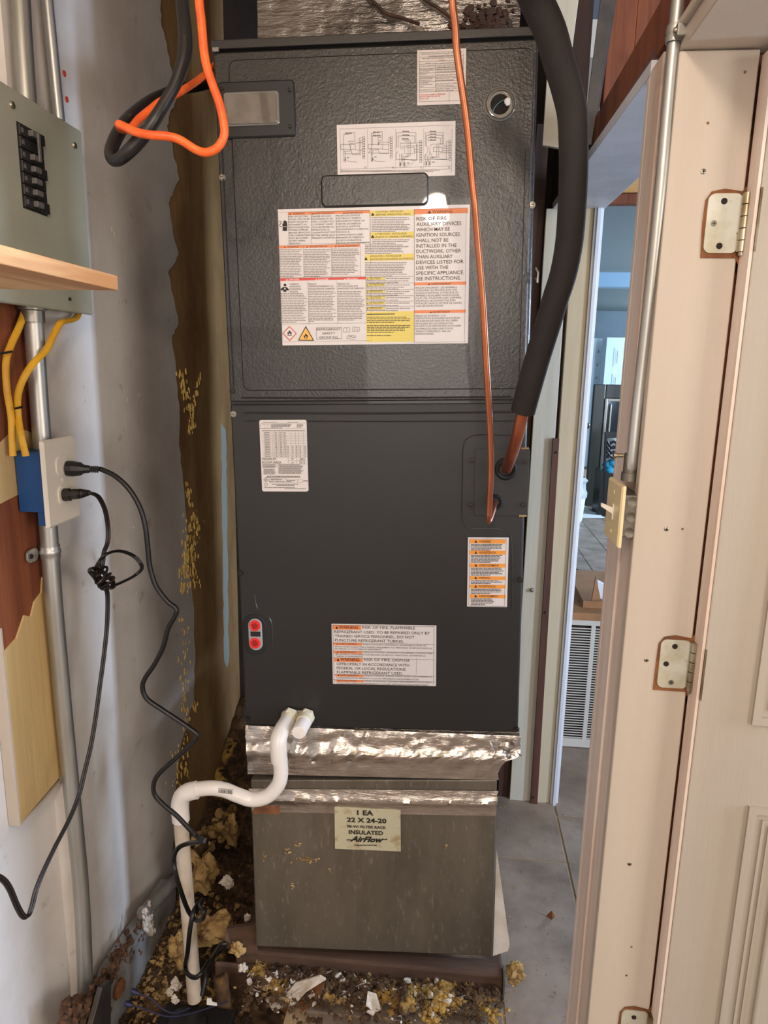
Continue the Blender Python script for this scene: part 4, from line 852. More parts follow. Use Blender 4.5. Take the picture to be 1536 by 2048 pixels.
T1 = (("RISK OF FIRE", 430), ("AUXILIARY DEVICES", 640), ("WHICH MAY BE", 480), ("IGNITION SOURCES", 622), ("SHALL NOT BE", 460), ("INSTALLED IN THE", 578), ("DUCTWORK, OTHER", 640), ("THAN AUXILIARY", 522), ("DEVICES LISTED FOR", 678), ("USE WITH THE", 460), ("SPECIFIC APPLIANCE.", 685), ("SEE INSTRUCTIONS.", 640))
for i, (t_, w_) in enumerate(T1): s.text(t_, 735-i*.6, 222+i*77.8, w_, 50, 'ink', .004)
s.rect(702, 1108, 746, 42, 'print_orange'); s.text('AVERTISSEMENT', 945, 1142, 292, 26); s.tri(916, 1143, 28, 26, 'ink')
T1 = (("RISQUE D'INCENDIE - LES APPAREILS", 590), ("AUXILIAIRES QUI PEUVENT ÊTRE UNE", 592), ("SOURCE D'IGNITION, AUTRES QUE LES", 612), ("APPAREILS AUXILIAIRES HOMOLOGUÉS", 625), ("POUR UNE UTILISATION AVEC L'APPAREIL", 658), ("SPÉCIFIQUE, NE DOIVENT PAS ÊTRE", 570), ("INSTALLÉS DANS LE SYSTÈME DE GAINES.", 665), ("VOIR LES INSTRUCTIONS.", 398))
for i, (t_, w_) in enumerate(T1): s.text(t_, 722, 1197+i*37.2, w_, 25)
s.rect(702, 1506, 740, 42, 'print_orange'); s.text('ADVERTENCIA', 966, 1540, 250, 26); s.tri(940, 1541, 26, 24, 'ink')
T1 = (("RIESGO DE INCENDIO - LOS", 430), ("DISPOSITIVOS AUXILIARES QUE PUEDEN", 640), ("SER FUENTES DE IGNICIÓN NO DEBEN", 605), ("INSTALARSE EN LOS CONDUCTOS,", 540), ("EXCEPTO LOS DISPOSITIVOS AUXILIARES", 652), ("ENUMERADOS PARA USAR CON EL", 540), ("APARATO ESPECÍFICO. VEA LAS", 502), ("INSTRUCCIONES.", 262))
for i, (t_, w_) in enumerate(T1): s.text(t_, 722, 1597+i*37, w_, 25)
s.done(L1)
# leak detection label
L2 = mk_label('status_label', (834.5, 101), (931, 207.5), 'small white status table label with red note beneath the copper line')
s = Sheet(820, 90, 6.98, .0029)
s.frame(128, 108, 620, 688, 4); 
s.text('LEAK DETECTION SYSTEM INSTALLED. UNIT MUST BE', 160, 138, 560, 16); s.text('POWERED EXCEPT FOR SERVICE', 265, 165, 380, 16)
s.text('RED LED STATUS (REFER #1 FOR REQUIRED', 170, 198, 540, 16); s.text('ACTION)', 400, 226, 85, 16); s.text('MODE', 215, 262, 62, 14); s.text('LED FLASHING PATTERN', 425, 260, 270, 14)
for y in (170, 232, 268, 328, 356, 394, 456, 512, 596, 656): s.rect(130, y, 616, 3, 'ink', .0005)
s.rect(356, 234, 3, 420, 'ink', .0005); s.rect(548, 656, 3, 138, 'ink', .0005)
s.text('NORMAL OPERATION', 132, 306, 220, 16); s.text('SLOW LED FLASHING: ON', 372, 292, 330, 15); s.text('2 SECONDS OR LESS', 372, 318, 250, 15)
s.text('R32 LEAK ALARM', 132, 350, 190, 15); s.text('FAST LED FLASHING', 370, 348, 300, 15); s.text('DELAY MODE', 132, 386, 135, 15); s.text('LED WILL BE ON CONTINUOUS', 370, 384, 350, 15)
s.text('SYSTEM', 135, 418, 85, 14); s.text('VERIFICATION MODE', 135, 448, 205, 15); s.text('SAME AS R32 LEAK ALARM', 362, 430, 350, 16)
s.text('CONTROL BOARD', 132, 478, 180, 14); s.text('INTERNAL FAULT', 132, 504, 170, 14); s.text('LED WILL FLASH 2 TIMES AND', 360, 474, 360, 15); s.text('BE OFF FOR 5 SECONDS', 360, 502, 250, 15)
s.text('R32 SENSOR', 130, 536, 130, 14); s.text('COMMUNICATION', 130, 562, 178, 14); s.text('FAULT', 130, 588, 62, 14); s.text('LED WILL FLASH 3 TIMES AND', 360, 550, 360, 15); s.text('BE OFF FOR 5 SECONDS', 360, 578, 250, 15)
s.text('R32 SENSOR FAULT', 130, 638, 205, 16); s.text('LED WILL FLASH 4 TIMES AND', 360, 620, 360, 15); s.text('BE OFF FOR 5 SECONDS', 360, 648, 250, 15)
s.text('IF R32 LEAK ALARM IS OBSERVED,', 134, 706, 360, 17, 'ink_red', .01); s.text('DO NOT OPEN THE UNIT OR', 134, 733, 285, 17, 'ink_red', .01); s.text('TURN IT OFF', 134, 760, 126, 17, 'ink_red', .01)
s.done(L2)
# wiring label
L3 = mk_label('wiring_label', (673.5, 250), (910, 351), 'white wiring diagram label with four schematics')
s = Sheet(660, 240, 5.908, .0029)
s.frame(116, 104, 1328, 514, 3, 'ink_grey')
for x in (440, 774, 1104): s.rect(x, 104, 3, 478, 'ink_grey', .0005)
s.rect(116, 580, 1328, 2.5, 'ink_grey', .0005); s.lines(122, 592, 1290, 2, 14, 'ink_grey', .45, .85, 50)
def term(x, y0_, n_, pitch=29, w_=26): 
    for i in range(n_): s.frame(x, y0_+i*pitch, w_, pitch, 3.2, 'ink')
t3 = 3.4
term(386, 196, 9); term(711, 190, 9); term(1060, 240, 9); term(1404, 238, 8, 30)
def rs(x, y): s.line([(x, y), (x+22, y-6), (x+44, y), (x+66, y-5), (x+84, y)], 5); s.frame(x+8, y-12, 30, 18, 2.5); s.frame(x+50, y-12, 26, 18, 2.5)
for p_ in ([(162, 435), (162, 170), (220, 170)], [(262, 148), (293, 148), (293, 250), (222, 250), (240, 330), (265, 408), (362, 408), (362, 355), (386, 355)], [(178, 435), (178, 370), (242, 366), (242, 275), (386, 268)], [(128, 290), (300, 290), (300, 345), (128, 345), (128, 290)], [(300, 355), (386, 352)], [(180, 400), (346, 398), (346, 212), (386, 212)], [(362, 330), (362, 240), (386, 240)], [(170, 360), (184, 404)]): s.line(p_, t3)
rs(178, 158)
for p_ in ([(487, 430), (487, 160), (520, 160)], [(586, 138), (616, 138), (616, 240), (584, 244), (568, 300)], [(568, 300), (568, 205), (600, 205), (600, 180), (584, 180)], [(452, 288), (700, 288)], [(452, 288), (452, 340), (620, 342)], [(487, 340), (455, 390), (694, 390), (694, 208), (711, 208)], [(568, 345), (588, 396), (700, 398)], [(568, 290), (590, 262), (711, 262)], [(503, 430), (503, 356), (566, 350)], [(503, 300), (503, 185), (520, 185)], [(622, 280), (622, 345), (690, 348)]): s.line(p_, t3)
rs(504, 148); rs(504, 188)
for p_ in ([(788, 330), (788, 150), (860, 150)], [(930, 150), (1016, 150), (1016, 272), (832, 272)], [(806, 330), (806, 188), (856, 188)], [(932, 188), (1000, 188), (1000, 268)], [(832, 330), (832, 272)], [(836, 342), (870, 304), (1060, 304)], [(784, 395), (784, 470), (1030, 470), (1030, 265), (1060, 265)], [(784, 395), (806, 370)], [(820, 400), (826, 495)], [(842, 400), (846, 495)], [(860, 495), (860, 430), (922, 425), (922, 250), (868, 245)], [(878, 495), (878, 450), (948, 420), (948, 240), (920, 238)], [(846, 460), (1020, 480), (1020, 280)], [(880, 320), (994, 320), (994, 400), (880, 400), (880, 320)], [(996, 348), (1060, 348)], [(996, 378), (1060, 378)], [(850, 400), (860, 420)]): s.line(p_, t3)
rs(854, 140); rs(854, 182); rs(848, 226)
for p_ in ([(1126, 310), (1126, 150), (1180, 150)], [(1246, 150), (1340, 150), (1340, 285)], [(1142, 320), (1142, 180), (1180, 180)], [(1246, 180), (1330, 180), (1330, 290)], [(1162, 250), (1162, 210), (1180, 210)], [(1246, 212), (1306, 212), (1306, 295)], [(1180, 310), (1210, 285), (1340, 280)], [(1126, 400), (1114, 465), (1376, 462), (1376, 255), (1404, 255)], [(1132, 490), (1132, 410), (1156, 370), (1156, 310)], [(1150, 490), (1150, 430), (1180, 400), (1180, 320)], [(1168, 490), (1168, 440), (1262, 430), (1262, 290)], [(1186, 490), (1186, 450), (1286, 440), (1286, 290)], [(1180, 370), (1220, 465), (1404, 470)], [(1220, 320), (1330, 320), (1330, 372), (1220, 372), (1220, 320)], [(1330, 335), (1404, 335)], [(1330, 365), (1404, 365)], [(1300, 388), (1404, 388)], [(1342, 290), (1350, 308), (1404, 308)]): s.line(p_, t3)
rs(1174, 140); rs(1174, 172); rs(1174, 206); rs(1174, 240)
for x, y in ((160, 445), (484, 440), (816, 500), (862, 500), (1120, 492), (1160, 492)):
    s.frame(x, y, 26, 38, 3, 'ink_black'); s.rect(x+13, y+8, 8, 26, 'ink_black', .0006); s.rect(x+4, y+38, 3, 20, 'ink', .0005); s.rect(x+18, y+38, 3, 20, 'ink', .0005)
s.line([(195, 470), (222, 494), (320, 496)], 3); s.line([(515, 465), (550, 490), (646, 490)], 3); s.line([(880, 560), (1000, 494)], 2)
for x, y in ((196, 440), (520, 434), (906, 506), (1206, 494)): s.text('CB', x, y+10, 30, 12, 'ink_black', .02)
for x in (410, 736, 1066, 1398): s.frame(x, 552, 18, 18, 3)
s.done(L3)
# rating plate
L4 = mk_label('rating_label', (518.5, 840), (617, 983), 'white rating data label with a grid and MINIMUM ROOM AREA', .004, off0=.0022)
s = Sheet(510, 830, 12.8, .0029)
s.lines(205, 178, 360, 1, 17, 'ink', .6, 1, 60); s.lines(820, 178, 280, 1, 17, 'ink', .6, 1, 61)
for y in (208, 350): s.rect(130, y, 1195, 4, 'ink', .0005)
s.frame(130, 250, 265, 96, 4); s.rect(235, 250, 4, 96, 'ink', .0005); s.rect(310, 250, 4, 96, 'ink', .0005); s.lines(415, 228, 560, 4, 32, 'ink', .45, .5, 62); s.lines(1070, 228, 180, 3, 36, 'ink', .4, .7, 63); s.lines(180, 395, 1100, 1, 26, 'ink', .5, 1, 64)
ys = [430+i*43.5 for i in range(16)]
for i, y in enumerate(ys): s.rect(140+i*4, y, 1185, 3.4, 'ink', .0005)
for x in (226, 425, 470, 585, 700, 778, 905, 1018, 1098, 1224): s.rect(x+8, 430, 3.4, 655, 'ink', .0005)
for i in range(15):
    for x, w_ in ((245, 130), (505, 50), (620, 60), (730, 40)): s.lines(x+i*2, ys[i]+14, w_, 1, 26, 'ink', .5, 1, 70+i)
    if i > 7:
        for x in (830, 950, 1050, 1145, 1270): s.lines(x, ys[i]+14, 34, 1, 26, 'ink', .5, 1, 90+i)
s.text('MINIMUM', 182, 1160, 360, 62, 'ink'); s.text('ROOM AREA', 190, 1245, 485, 62, 'ink'); s.text('ft²', 930, 1150, 70, 50); s.text('m²', 925, 1245, 80, 44); s.text('383', 1140, 1160, 130, 58); s.text('35.5', 1130, 1240, 150, 52)
s.rect(850, 1090, 4, 165, 'ink', .0005); s.rect(1060, 1090, 4, 165, 'ink', .0005); s.rect(860, 1172, 470, 4, 'ink', .0005); s.rect(185, 1255, 1160, 4, 'ink', .0005)
s.lines(195, 1272, 380, 4, 24, 'ink', .5, .9, 101); s.lines(610, 1272, 640, 10, 25, 'ink', .5, .9, 102); s.lines(220, 1380, 340, 6, 25, 'ink', .5, .9, 103); s.lines(300, 1560, 950, 2, 30, 'ink', .5, .9, 104); s.rect(592, 1260, 4, 250, 'ink', .0005)
s.poly([(282, 1592), (350, 1660), (284, 1726), (218, 1658)][::-1], 'ink'); s.poly([(282, 1606), (336, 1660), (284, 1712), (232, 1658)][::-1], 'label_white', .0006); flame(283, 1656, 20)
s.frame(362, 1625, 440, 110, 5); s.text('REFRIGERANT', 412, 1668, 290, 30, 'ink', .01); s.text('SAFETY GROUP A2L', 372, 1716, 395, 30, 'ink', .01)
s.frame(802, 1650, 290, 84, 3); s.frame(1092, 1650, 130, 84, 3); s.lines(820, 1668, 240, 2, 34, 'ink', .4, .5, 110); s.text('[2025]', 1240, 1700, 110, 28, 'ink', .02)
s.disc(282, 1785, 42, 'ink_grey'); s.disc(282, 1785, 30, 'label_white', .0007); s.lines(430, 1764, 680, 1, 26, 'ink', .5, 1, 111); s.lines(550, 1800, 460, 1, 26, 'ink', .5, 1, 112); s.lines(245, 1850, 780, 1, 26, 'ink', .5, 1, 113); s.lines(760, 1884, 540, 1, 24, 'ink', .5, 1, 114)
s.done(L4)
# orange warning strip label
L5 = mk_label('charge_warning_label', (936, 1074.5), (1014, 1214), 'tall white label with six orange warning bands', off0=.0008)
s = Sheet(900, 860, 5.535, .0015)
s.frame(218, 1205, 406, 742, 3, 'ink')
for (y, h, t_, w_, nl, xo) in ((1212, 42, 'WARNING', 128, 5, 0), (1334, 42, 'ADVERTENCIA', 188, 6, 0), (1478, 40, 'AVERTISSEMENT', 222, 6, 0), (1618, 38, 'WARNING', 124, 3, -2), (1712, 38, 'ADVERTENCIA', 184, 4, -2), (1820, 38, 'AVERTISSEMENT', 218, 5, -3)):
    s.rect(219, y, 396, h, 'print_orange_bright'); s.text(t_, 322+xo, y+h-9, w_, 22, 'ink_black', .005); s.tri(287+xo, y+h-6, 32, 30)
    s.lines(232, y+h+8, 360 if y < 1800 else 270, nl, 15.5, 'ink', .5, .6, int(y))
s.done(L5)
# fire label
L6 = mk_label('fire_warning_label', (663, 1247.5), (872, 1372), 'white label reading WARNING RISK OF FIRE with small orange tabs', off0=.0008)
s = Sheet(650, 1230, 6.4, .0015)
s.frame(98, 126, 1300, 766, 4, 'ink')
s.rect(98, 130, 364, 54, 'print_orange'); s.text('WARNING', 178, 174, 244, 34, 'ink_black', .008); s.tri(152, 176, 36, 34); s.text('RISK OF FIRE. FLAMMABLE', 480, 174, 675, 34, 'ink_black')
for i, (t_, w_) in enumerate((("REFRIGERANT USED. TO BE REPAIRED ONLY BY", 1222), ("TRAINED SERVICE PERSONNEL. DO NOT", 1020), ("PUNCTURE REFRIGERANT TUBING.", 880))): s.text(t_, 122+i*3, 230+i*54.5, w_, 34, 'ink_black')
for y in (352, 458, 546, 756, 826): s.rect(104, y, 1296, 3, 'ink', .0005)
def tab(x, y, t_, w_, h=30): s.rect(x, y, 364, h, 'print_orange'); s.text(t_, x+66, y+h-6, w_, 18, 'ink'); s.tri(x+44, y+h-6, 22, 18, 'ink_black')
tab(110, 356, 'AVERTISSEMENT', 236); s.text('RISQUE D\'INCENDIE. RÉFRIGÉRANT INFLAMMABLE UTILISÉ. LES', 488, 386, 808, 17); s.text('RÉPARATIONS DOIVENT ÊTRE CONFIÉES UNIQUEMENT À DU PERSONNEL DE SERVICE FORMÉ. NE', 128, 414, 1240, 17); s.text('PAS PERCER LA TUYAUTERIE DU RÉFRIGÉRANT.', 128, 441, 602, 17)
tab(114, 460, 'ADVERTENCIA', 216); s.text('RIESGO DE INCENDIO. REFRIGERANTE INFLAMABLE UTILIZADO. PARA', 494, 484, 882, 17); s.text('SER REPARADO ÚNICAMENTE POR PERSONAL DE SERVICIO CAPACITADO. NO PERFORE LA', 134, 510, 1152, 17); s.text('TUBERÍA DE REFRIGERANTE', 134, 536, 352, 17)
s.rect(118, 548, 364, 50, 'print_orange'); s.text('WARNING', 198, 586, 242, 34, 'ink_black', .008); s.tri(168, 588, 36, 34); s.text('RISK OF FIRE. DISPOSE', 500, 586, 585, 34, 'ink_black')
for i, (t_, w_) in enumerate((("OFPROPERLY IN ACCORDANCE WITH", 930), ("FEDERAL OR LOCAL REGULATIONS.", 892), ("FLAMMABLE REFRIGERANT USED.", 846))): s.text(t_, 148+i*2, 642+i*53, w_, 34, 'ink_black')
s.rect(1170, 548, 3, 208, 'ink', .0005)
tab(130, 760, 'AVERTISSEMENT', 236, 26); s.text('RISQUE D\'INCENDIE. ÉLIMINER CORRECTEMENT CONFORMÉMENT À', 508, 784, 860, 17); s.text('LA RÉGLEMENTATION FÉDÉRALE OU LOCALE. RÉFRIGÉRANT INFLAMMABLE UTILISÉ.', 148, 812, 1056, 17)
tab(134, 828, 'ADVERTENCIA', 206, 26); s.text('RIESGO DE INCENDIO. DESÉCHELO ADECUADAMENTE DE ACUERDO', 514, 854, 850, 17); s.text('CON LAS REGLAMENTACIONES FEDERALES O LOCALES. REFRIGERANTE INFLAMABLE USADO.', 150, 880, 1176, 17)
s.done(L6)

# =================================================================== PLENUM BOX with foil tape
plm = thing('plenum_box', 'dented galvanised plenum box under the air handler, sealed with foil tape', 'duct box', MC @ Vector((-.02, 0, -.6)))
def C(px_, py_, off=0): return loc(px_, py_, off)
# body (quad section, small taper)
a0, a1, b1, b0 = C(501, 1560), C(994, 1560), C(985, 1913), C(512, 1893)
mb = MB(MC); Dp = .50
vs = [a0, a1, b1, b0]+[Vector((v.x, Dp, v.z)) for v in (a0, a1, b1, b0)]
mb.add(vs, [(3, 2, 1, 0), (0, 1, 5, 4), (1, 2, 6, 5), (2, 3, 7, 6), (3, 0, 4, 7), (4, 5, 6, 7)]); obj('box_body', mb, 'plenum_metal', plm, bev=.003)
# tape: rows of (left px, right px, y left, y right, offset)
def foil_strip(name, rows, m_, n_=60, jag=0.0, sd=1, jit=.0012):
    R_ = random.Random(sd); mb = MB(MC); vs = []; 
    for r_i, (xl, xr, yl, yr, off) in enumerate(rows):
        for i in range(n_+1):
            t = i/n_; e = R_.uniform(-jag, jag) if i in (0, n_) else 0
            o_ = off+(jit*2.2*mn.fractal(Vector((i*.16, r_i*.7+i*.05, sd*3.3)), .8, 2.2, 4)+R_.uniform(-jit, jit)*.18)*(1 if 0 < r_i < len(rows)-1 else .3)*(1.6 if i < n_*.45 else 1)
            vs.append(C(xl+(xr-xl)*t+e, yl+(yr-yl)*t+(R_.uniform(-1, 1) if 0 < r_i < len(rows)-1 else 0), o_))
    fs = []
    for r_i in range(len(rows)-1):
        for i in range(n_): b_ = r_i*(n_+1)+i; fs.append((b_+n_+1, b_+n_+2, b_+1, b_))
    mb.add(vs, fs, True); return obj(name, mb, m_, plm)
foil_strip('foil_tape', [(490, 1041, 1451, 1472, .003), (491, 1041, 1458, 1479, .0045), (491, 1041, 1466, 1486, .0045), (491, 1041, 1474, 1493, .005), (491, 1040, 1482, 1500, .0055), (491, 1040, 1490, 1506, .007), (492, 1038, 1498, 1512, .0105), (492, 1034, 1505, 1517, .014), (493, 1010, 1512, 1524, .013), (494, 1002, 1519, 1531, .007), (494, 1000, 1526, 1538, .006), (495, 998, 1534, 1546, .0045), (496, 996, 1548, 1560, .0025)], 'foil', 120, 1.5, 2, .0016)
foil_strip('foil_tape', [(497, 996, 1577, 1582, .0020), (498, 995, 1586, 1592, .003), (499, 995, 1594, 1601, .0045), (500, 994, 1601, 1609, .0075), (501, 993, 1605, 1613, .0045), (503, 993, 1612, 1620, .002), (504, 992, 1624, 1632, .0015)], 'foil', 120, 1.2, 5, .0008)
# cabinet collar above plenum (hidden behind tape)
mb = MB(MC); a = C(492, 1452); b = C(1038, 1512); mb.box(a.x, b.x, .003, .42, b.z, a.z+.002); obj('collar', mb, 'foil', plm)
# crumpled corner of the tape
mb = MB(MC); R_ = random.Random(8)
for i in range(34):
    c = C(R_.uniform(985, 1034), R_.uniform(1490, 1522) if i % 2 else R_.uniform(1486, 1508), .012); d_ = Vector((R_.uniform(-.014, .014), -R_.uniform(.0, .008), R_.uniform(-.012, .012))); e_ = Vector((R_.uniform(-.01, .01), -R_.uniform(0, .006), R_.uniform(-.014, .014)))
    mb.add([c, c+d_, c+e_], [(0, 1, 2)])
obj('crumpled_foil', mb, 'foil', plm, kind='stuff')
mb = MB(MC); mb.prism([C(505, 1608, .001), C(558, 1606, .001), C(560, 1628, .001), C(506, 1627, .001)][::-1], (0, -.001, 0)); obj('brown_patch', mb, 'rust_brown', plm)  # flat brown patch at the left end of the lower tape
# plenum label
a = C(669.5, 1615, .001); b = C(802, 1701, .001)
Qp = [C(669, 1614, .0035), C(801, 1620.5, .0035), C(801.5, 1703, .0035), C(670, 1697.5, .0035)]
mb = MB(MC); mb.prism(Qp[::-1], (0, .0015, 0)); lb = obj('size_label', mb, 'label_old', plm, label='yellowed size label reading 22 X 24-20 INSULATED')
s = Sheet(660, 1590, 9.6, .0038)
s.text('1 EA', 520, 382, 312, 88, 'ink_black', .035); s.text('22 X 24-20', 325, 515, 760, 82, 'ink_black', .035); s.text('FB-W/ FILTER RACK', 335, 625, 745, 46, 'ink_black', .03); s.text('INSULATED', 362, 746, 660, 72, 'ink_black', .035)
s.text('AirFlow', 385, 888, 650, 98, 'ink_black', .04, .45); s.rect(318, 852, 110, 18, 'ink_black'); s.rect(990, 846, 100, 14, 'ink_black'); s.poly([(1076, 832), (1102, 854), (1076, 872)][::-1], 'ink_black'); s.lines(470, 955, 430, 1, 26, 'ink_black', .6, 1, 7)
s.done(lb)
mb = MB(MC); R_ = random.Random(21)
for cx_, cy_, n_, sx_, sy_ in ((612, 1719, 26, 12, 3), (575, 1706, 8, 4, 5), (527, 1712, 6, 3, 4), (596, 1695, 6, 4, 5), (586, 1770, 7, 4, 7), (660, 1744, 4, 3, 3), (893, 1692, 3, 3, 2)):
    for i in range(n_): mb.blob(C(cx_+R_.gauss(0, sx_), cy_+R_.gauss(0, sy_), .001), R_.uniform(.001, .0032), (1.3, .5, .8), .35, 6, 4)
obj('foam_residue', mb, 'insulation_yellow', plm, kind='stuff')
# bent flap on right side (dirty board behind)
mb = MB(); mb.prism([MC @ C(993, 1700, -.02), MC @ C(1019, 1890, -.01), MC @ C(1016, 1902, -.01), MC @ C(986, 1912, -.01)][::-1], (0, .01, 0)); obj('torn_liner', mb, 'pvc_dirty', plm)

# wood base under the plenum and floor edge
bs = thing('rotten_platform', 'rotten brown wooden platform edge under the plenum box', 'platform', (0, .0, 0))
mb = MB(); L_ = hit(470, 1930, 'y', .0).x; R2 = hit(1008, 1930, 'y', .0).x
mb.box(L_, R2, .002, .50, -.15, .062); obj('top_board', mb, 'base_wood', bs, bev=.006)
mb = MB(); mb.box(L_-.05, R2-.002, -.012, .0, -.15, .030); obj('front_board', mb, 'base_wood', bs, bev=.006)
mb = MB(); mb.box(R2, R2+.004, -.012, .03, -.004, .068); obj('metal_edge', mb, 'galvanised', bs)

# =================================================================== DUCT ABOVE
dt = thing('foil_duct', 'foil-faced duct rising from the air handler top', 'duct', (0, .2, 2.1))
mb = MB(); a = hit(515, 50, 'y', .06); b = hit(1040, 40, 'y', .06)
nx, nz = 40, 24; vs = []; R_ = random.Random(4)
for j in range(nz+1):
    for i in range(nx+1):
        z = 2.105+(2.74-2.105)*j/nz; vs.append((a.x+(b.x-a.x)*i/nx, .06+R_.uniform(-.0022, .0022), z))
fs = [(j*(nx+1)+i, j*(nx+1)+i+1, (j+1)*(nx+1)+i+1, (j+1)*(nx+1)+i) for j in range(nz) for i in range(nx)]
mb.add(vs, fs, True); obj('duct_face', mb, 'foil_duct', dt)
mb = MB(); mb.box(a.x, b.x, .064, .42, 2.10, 2.74); obj('duct_body', mb, 'foil_duct', dt)
mb = MB()
for i in range(160): mb.blob((.17+R_.gauss(0, .03), .056+R_.uniform(-.003, .003), 2.118+abs(R_.gauss(0, .022))), R_.uniform(.002, .007), (1.3, .6, 1), .35, 6, 4)
obj('mastic_patch', mb, 'dark_wood', dt, kind='stuff')
for L_, pts in (('dark wire drooping across the foil duct, left', ((690, -60), (735, -10), (770, 25), (800, 35), (838, 48))), ('dark wire slanting across the foil duct toward the copper line', ((800, -60), (845, -5), (875, 15), (905, 38), (913, 50)))):
    P = hy([(a_, b_, .045 if i < 4 else .03) for i, (a_, b_) in enumerate(pts)]); tag(obj('thin_wire', MB().tube(spline(P), .0032, 8), 'dark_wood'), L_, 'wire')

# =================================================================== REFRIGERANT LINES
sl = thing('suction_line', 'large copper line in thick black foam insulation, curving down to the cabinet', 'pipe', MC @ loc(1013, 938))
P = hy([(1020, -150, -.46), (1048, -60, -.43), (1072, 0, -.40), (1100, 62, -.38), (1118, 125, -.36), (1132, 172, -.345), (1144, 225, -.33), (1147, 281, -.32), (1147, 344, -.31), (1144, 415, -.30), (1138, 488, -.285), (1126, 550, -.27), (1110, 600, -.26), (1097, 645, -.25), (1077, 710, -.235), (1060, 770, -.22), (1046, 823, -.205)])
sp = spline(P, 5); mb = MB(); mb.tube(sp, .0212, 22, cap=False); mb.tube(list(reversed(sp[-6:])), .014, 16, cap=False); 
obj('insulation_sleeve', mb, 'foam_insulation', sl)
e = P[-1]; d_ = (P[-1]-P[-2]).normalized(); mb = MB(); mb.lathe(e, d_, [(0, .0212), (.0008, .018), (-.002, .012)], 22); obj('sleeve_end', mb, 'black_rubber', sl)
g = MC @ loc(1013, 939, -.002); P = [P[-3].lerp(P[-2], .5), P[-1]] + hy([(1036, 868, -.185), (1025, 905, -.14), (1018, 925, -.08)]) + [g.lerp(hit(1018, 925, 'y', -.08), .35), g]
obj('copper_tube', MB().tube(spline(P, 6), .0108, 20), 'copper', sl)
ll = thing('liquid_line', 'thin bare copper line running down the front of the air handler', 'pipe', MC @ loc(990, 1006))
P = hy([(904, -120, -.41), (905, 0, -.39), (910, 47, -.38), (913, 94, -.37), (921, 156, -.36), (930, 219, -.35), (937, 281, -.34), (944, 359, -.33), (949, 406, -.325), (955, 480, -.31), (962, 560, -.295), (968, 650, -.28), (973, 740, -.265), (978, 820, -.25), (981, 880, -.235), (982, 940, -.22), (980, 990, -.205), (978, 1030, -.19)])
obj('copper_tube', MB().tube(spline(P, 4), .0052, 16), 'copper_bright', ll)
g = MC @ loc(990, 1004, 0); P2_ = [P[-1].lerp(P[-2], .2), P[-1]]+hy([(977, 1042, -.180), (980, 1040, -.165), (985, 1026, -.11), (989, 1012, -.04)])+[g]
obj('return_bend', MB().tube(spline(P2_, 6), .0046, 14), 'copper', ll)

# =================================================================== PVC DRAIN
dr = thing('drain_pipe', 'white pvc condensate drain pipe snaking from the cabinet down to the pump', 'pipe', hit(390, 1990, 'y', -.13))
g = MC @ loc(582, 1429, .003); e1 = hit(571, 1449, 'y', -.045)
ax = (e1-g).normalized()
def hexnut(p, a, r, h): 
    m = MB(); m.lathe(p, a, [(0, 0), (0, r), (h, r), (h, 0)], 6)
    m.sm = [False]*len(m.sm); return m
obj('hex_fitting', hexnut(g, ax, .0195, .016), 'pvc_cream', dr, bev=.001)
mb = MB(); mb.lathe(g+ax*.016, ax, [(0, .0178), (.022, .0178), (.022, .015)], 24); obj('adapter', mb, 'pvc_cream', dr)
ptsE = [g+ax*.032]+hy([(563, 1462, -.072), (557, 1480, -.090), (557, 1502, -.095), (559, 1522, -.095)])
obj('elbow', MB().tube(spline(ptsE, 6), [.0180]*25, 24), 'pvc', dr)
ptsP = hy([(559, 1515, -.095), (562, 1545, -.095), (556, 1570, -.097), (535, 1592, -.10), (505, 1599, -.102), (475, 1590, -.105), (450, 1580, -.107), (425, 1576, -.11), (398, 1578, -.11), (385, 1580, -.112)])
obj('bent_pipe', MB().tube(spline(ptsP, 6), .0160, 24), 'pvc', dr)
ptsE = hy([(394, 1580, -.112), (376, 1584, -.113), (364, 1594, -.114), (360, 1612, -.115), (362, 1640, -.115)])
obj('elbow', MB().tube(spline(ptsE, 6), .0195, 24), 'pvc', dr)
ptsV = hy([(361, 1630, -.115), (370, 1750, -.12), (380, 1870, -.13), (389, 1999, -.14)])
obj('vertical_pipe', MB().tube(spline(ptsV, 4), .0160, 24), 'pvc_dirty', dr)
# barcode on pipe
mb = MB(); R_ = random.Random(2); c0 = hit(437, 1582, 'y', -.1245)
for i in range(15): x_ = i*.0021; mb.box(c0.x+x_, c0.x+x_+R_.choice((.0006, .0011)), c0.y-.0006, c0.y, c0.z-.004-.0001*i, c0.z+.004)
mb.box(c0.x-.001, c0.x+.034, c0.y-.0006, c0.y, c0.z+.006, c0.z+.0066); obj('barcode', mb, 'barcode', dr)
st = thing('drain_stub', 'short capped white pvc drain stub beside the drain pipe outlet', 'pipe', MC @ loc(613, 1437, 0))
g = MC @ loc(614, 1431, .003); e1 = hit(597, 1466, 'y', -.085); ax = (e1-g).normalized(); Ls = (e1-g).length
obj('hex_fitting', hexnut(g, ax, .0190, .014), 'pvc_cream', st, bev=.001)
mb = MB(); mb.lathe(g+ax*.014, ax, [(0, .0175), (.02, .0175), (.02, .015)], 24); obj('adapter', mb, 'pvc_cream', st)
mb = MB(); mb.lathe(g+ax*.03, ax, [(0, .0160), (Ls-.035, .0160), (Ls-.031, .0145), (Ls-.030, 0)], 24); obj('cap', mb, 'pvc', st)

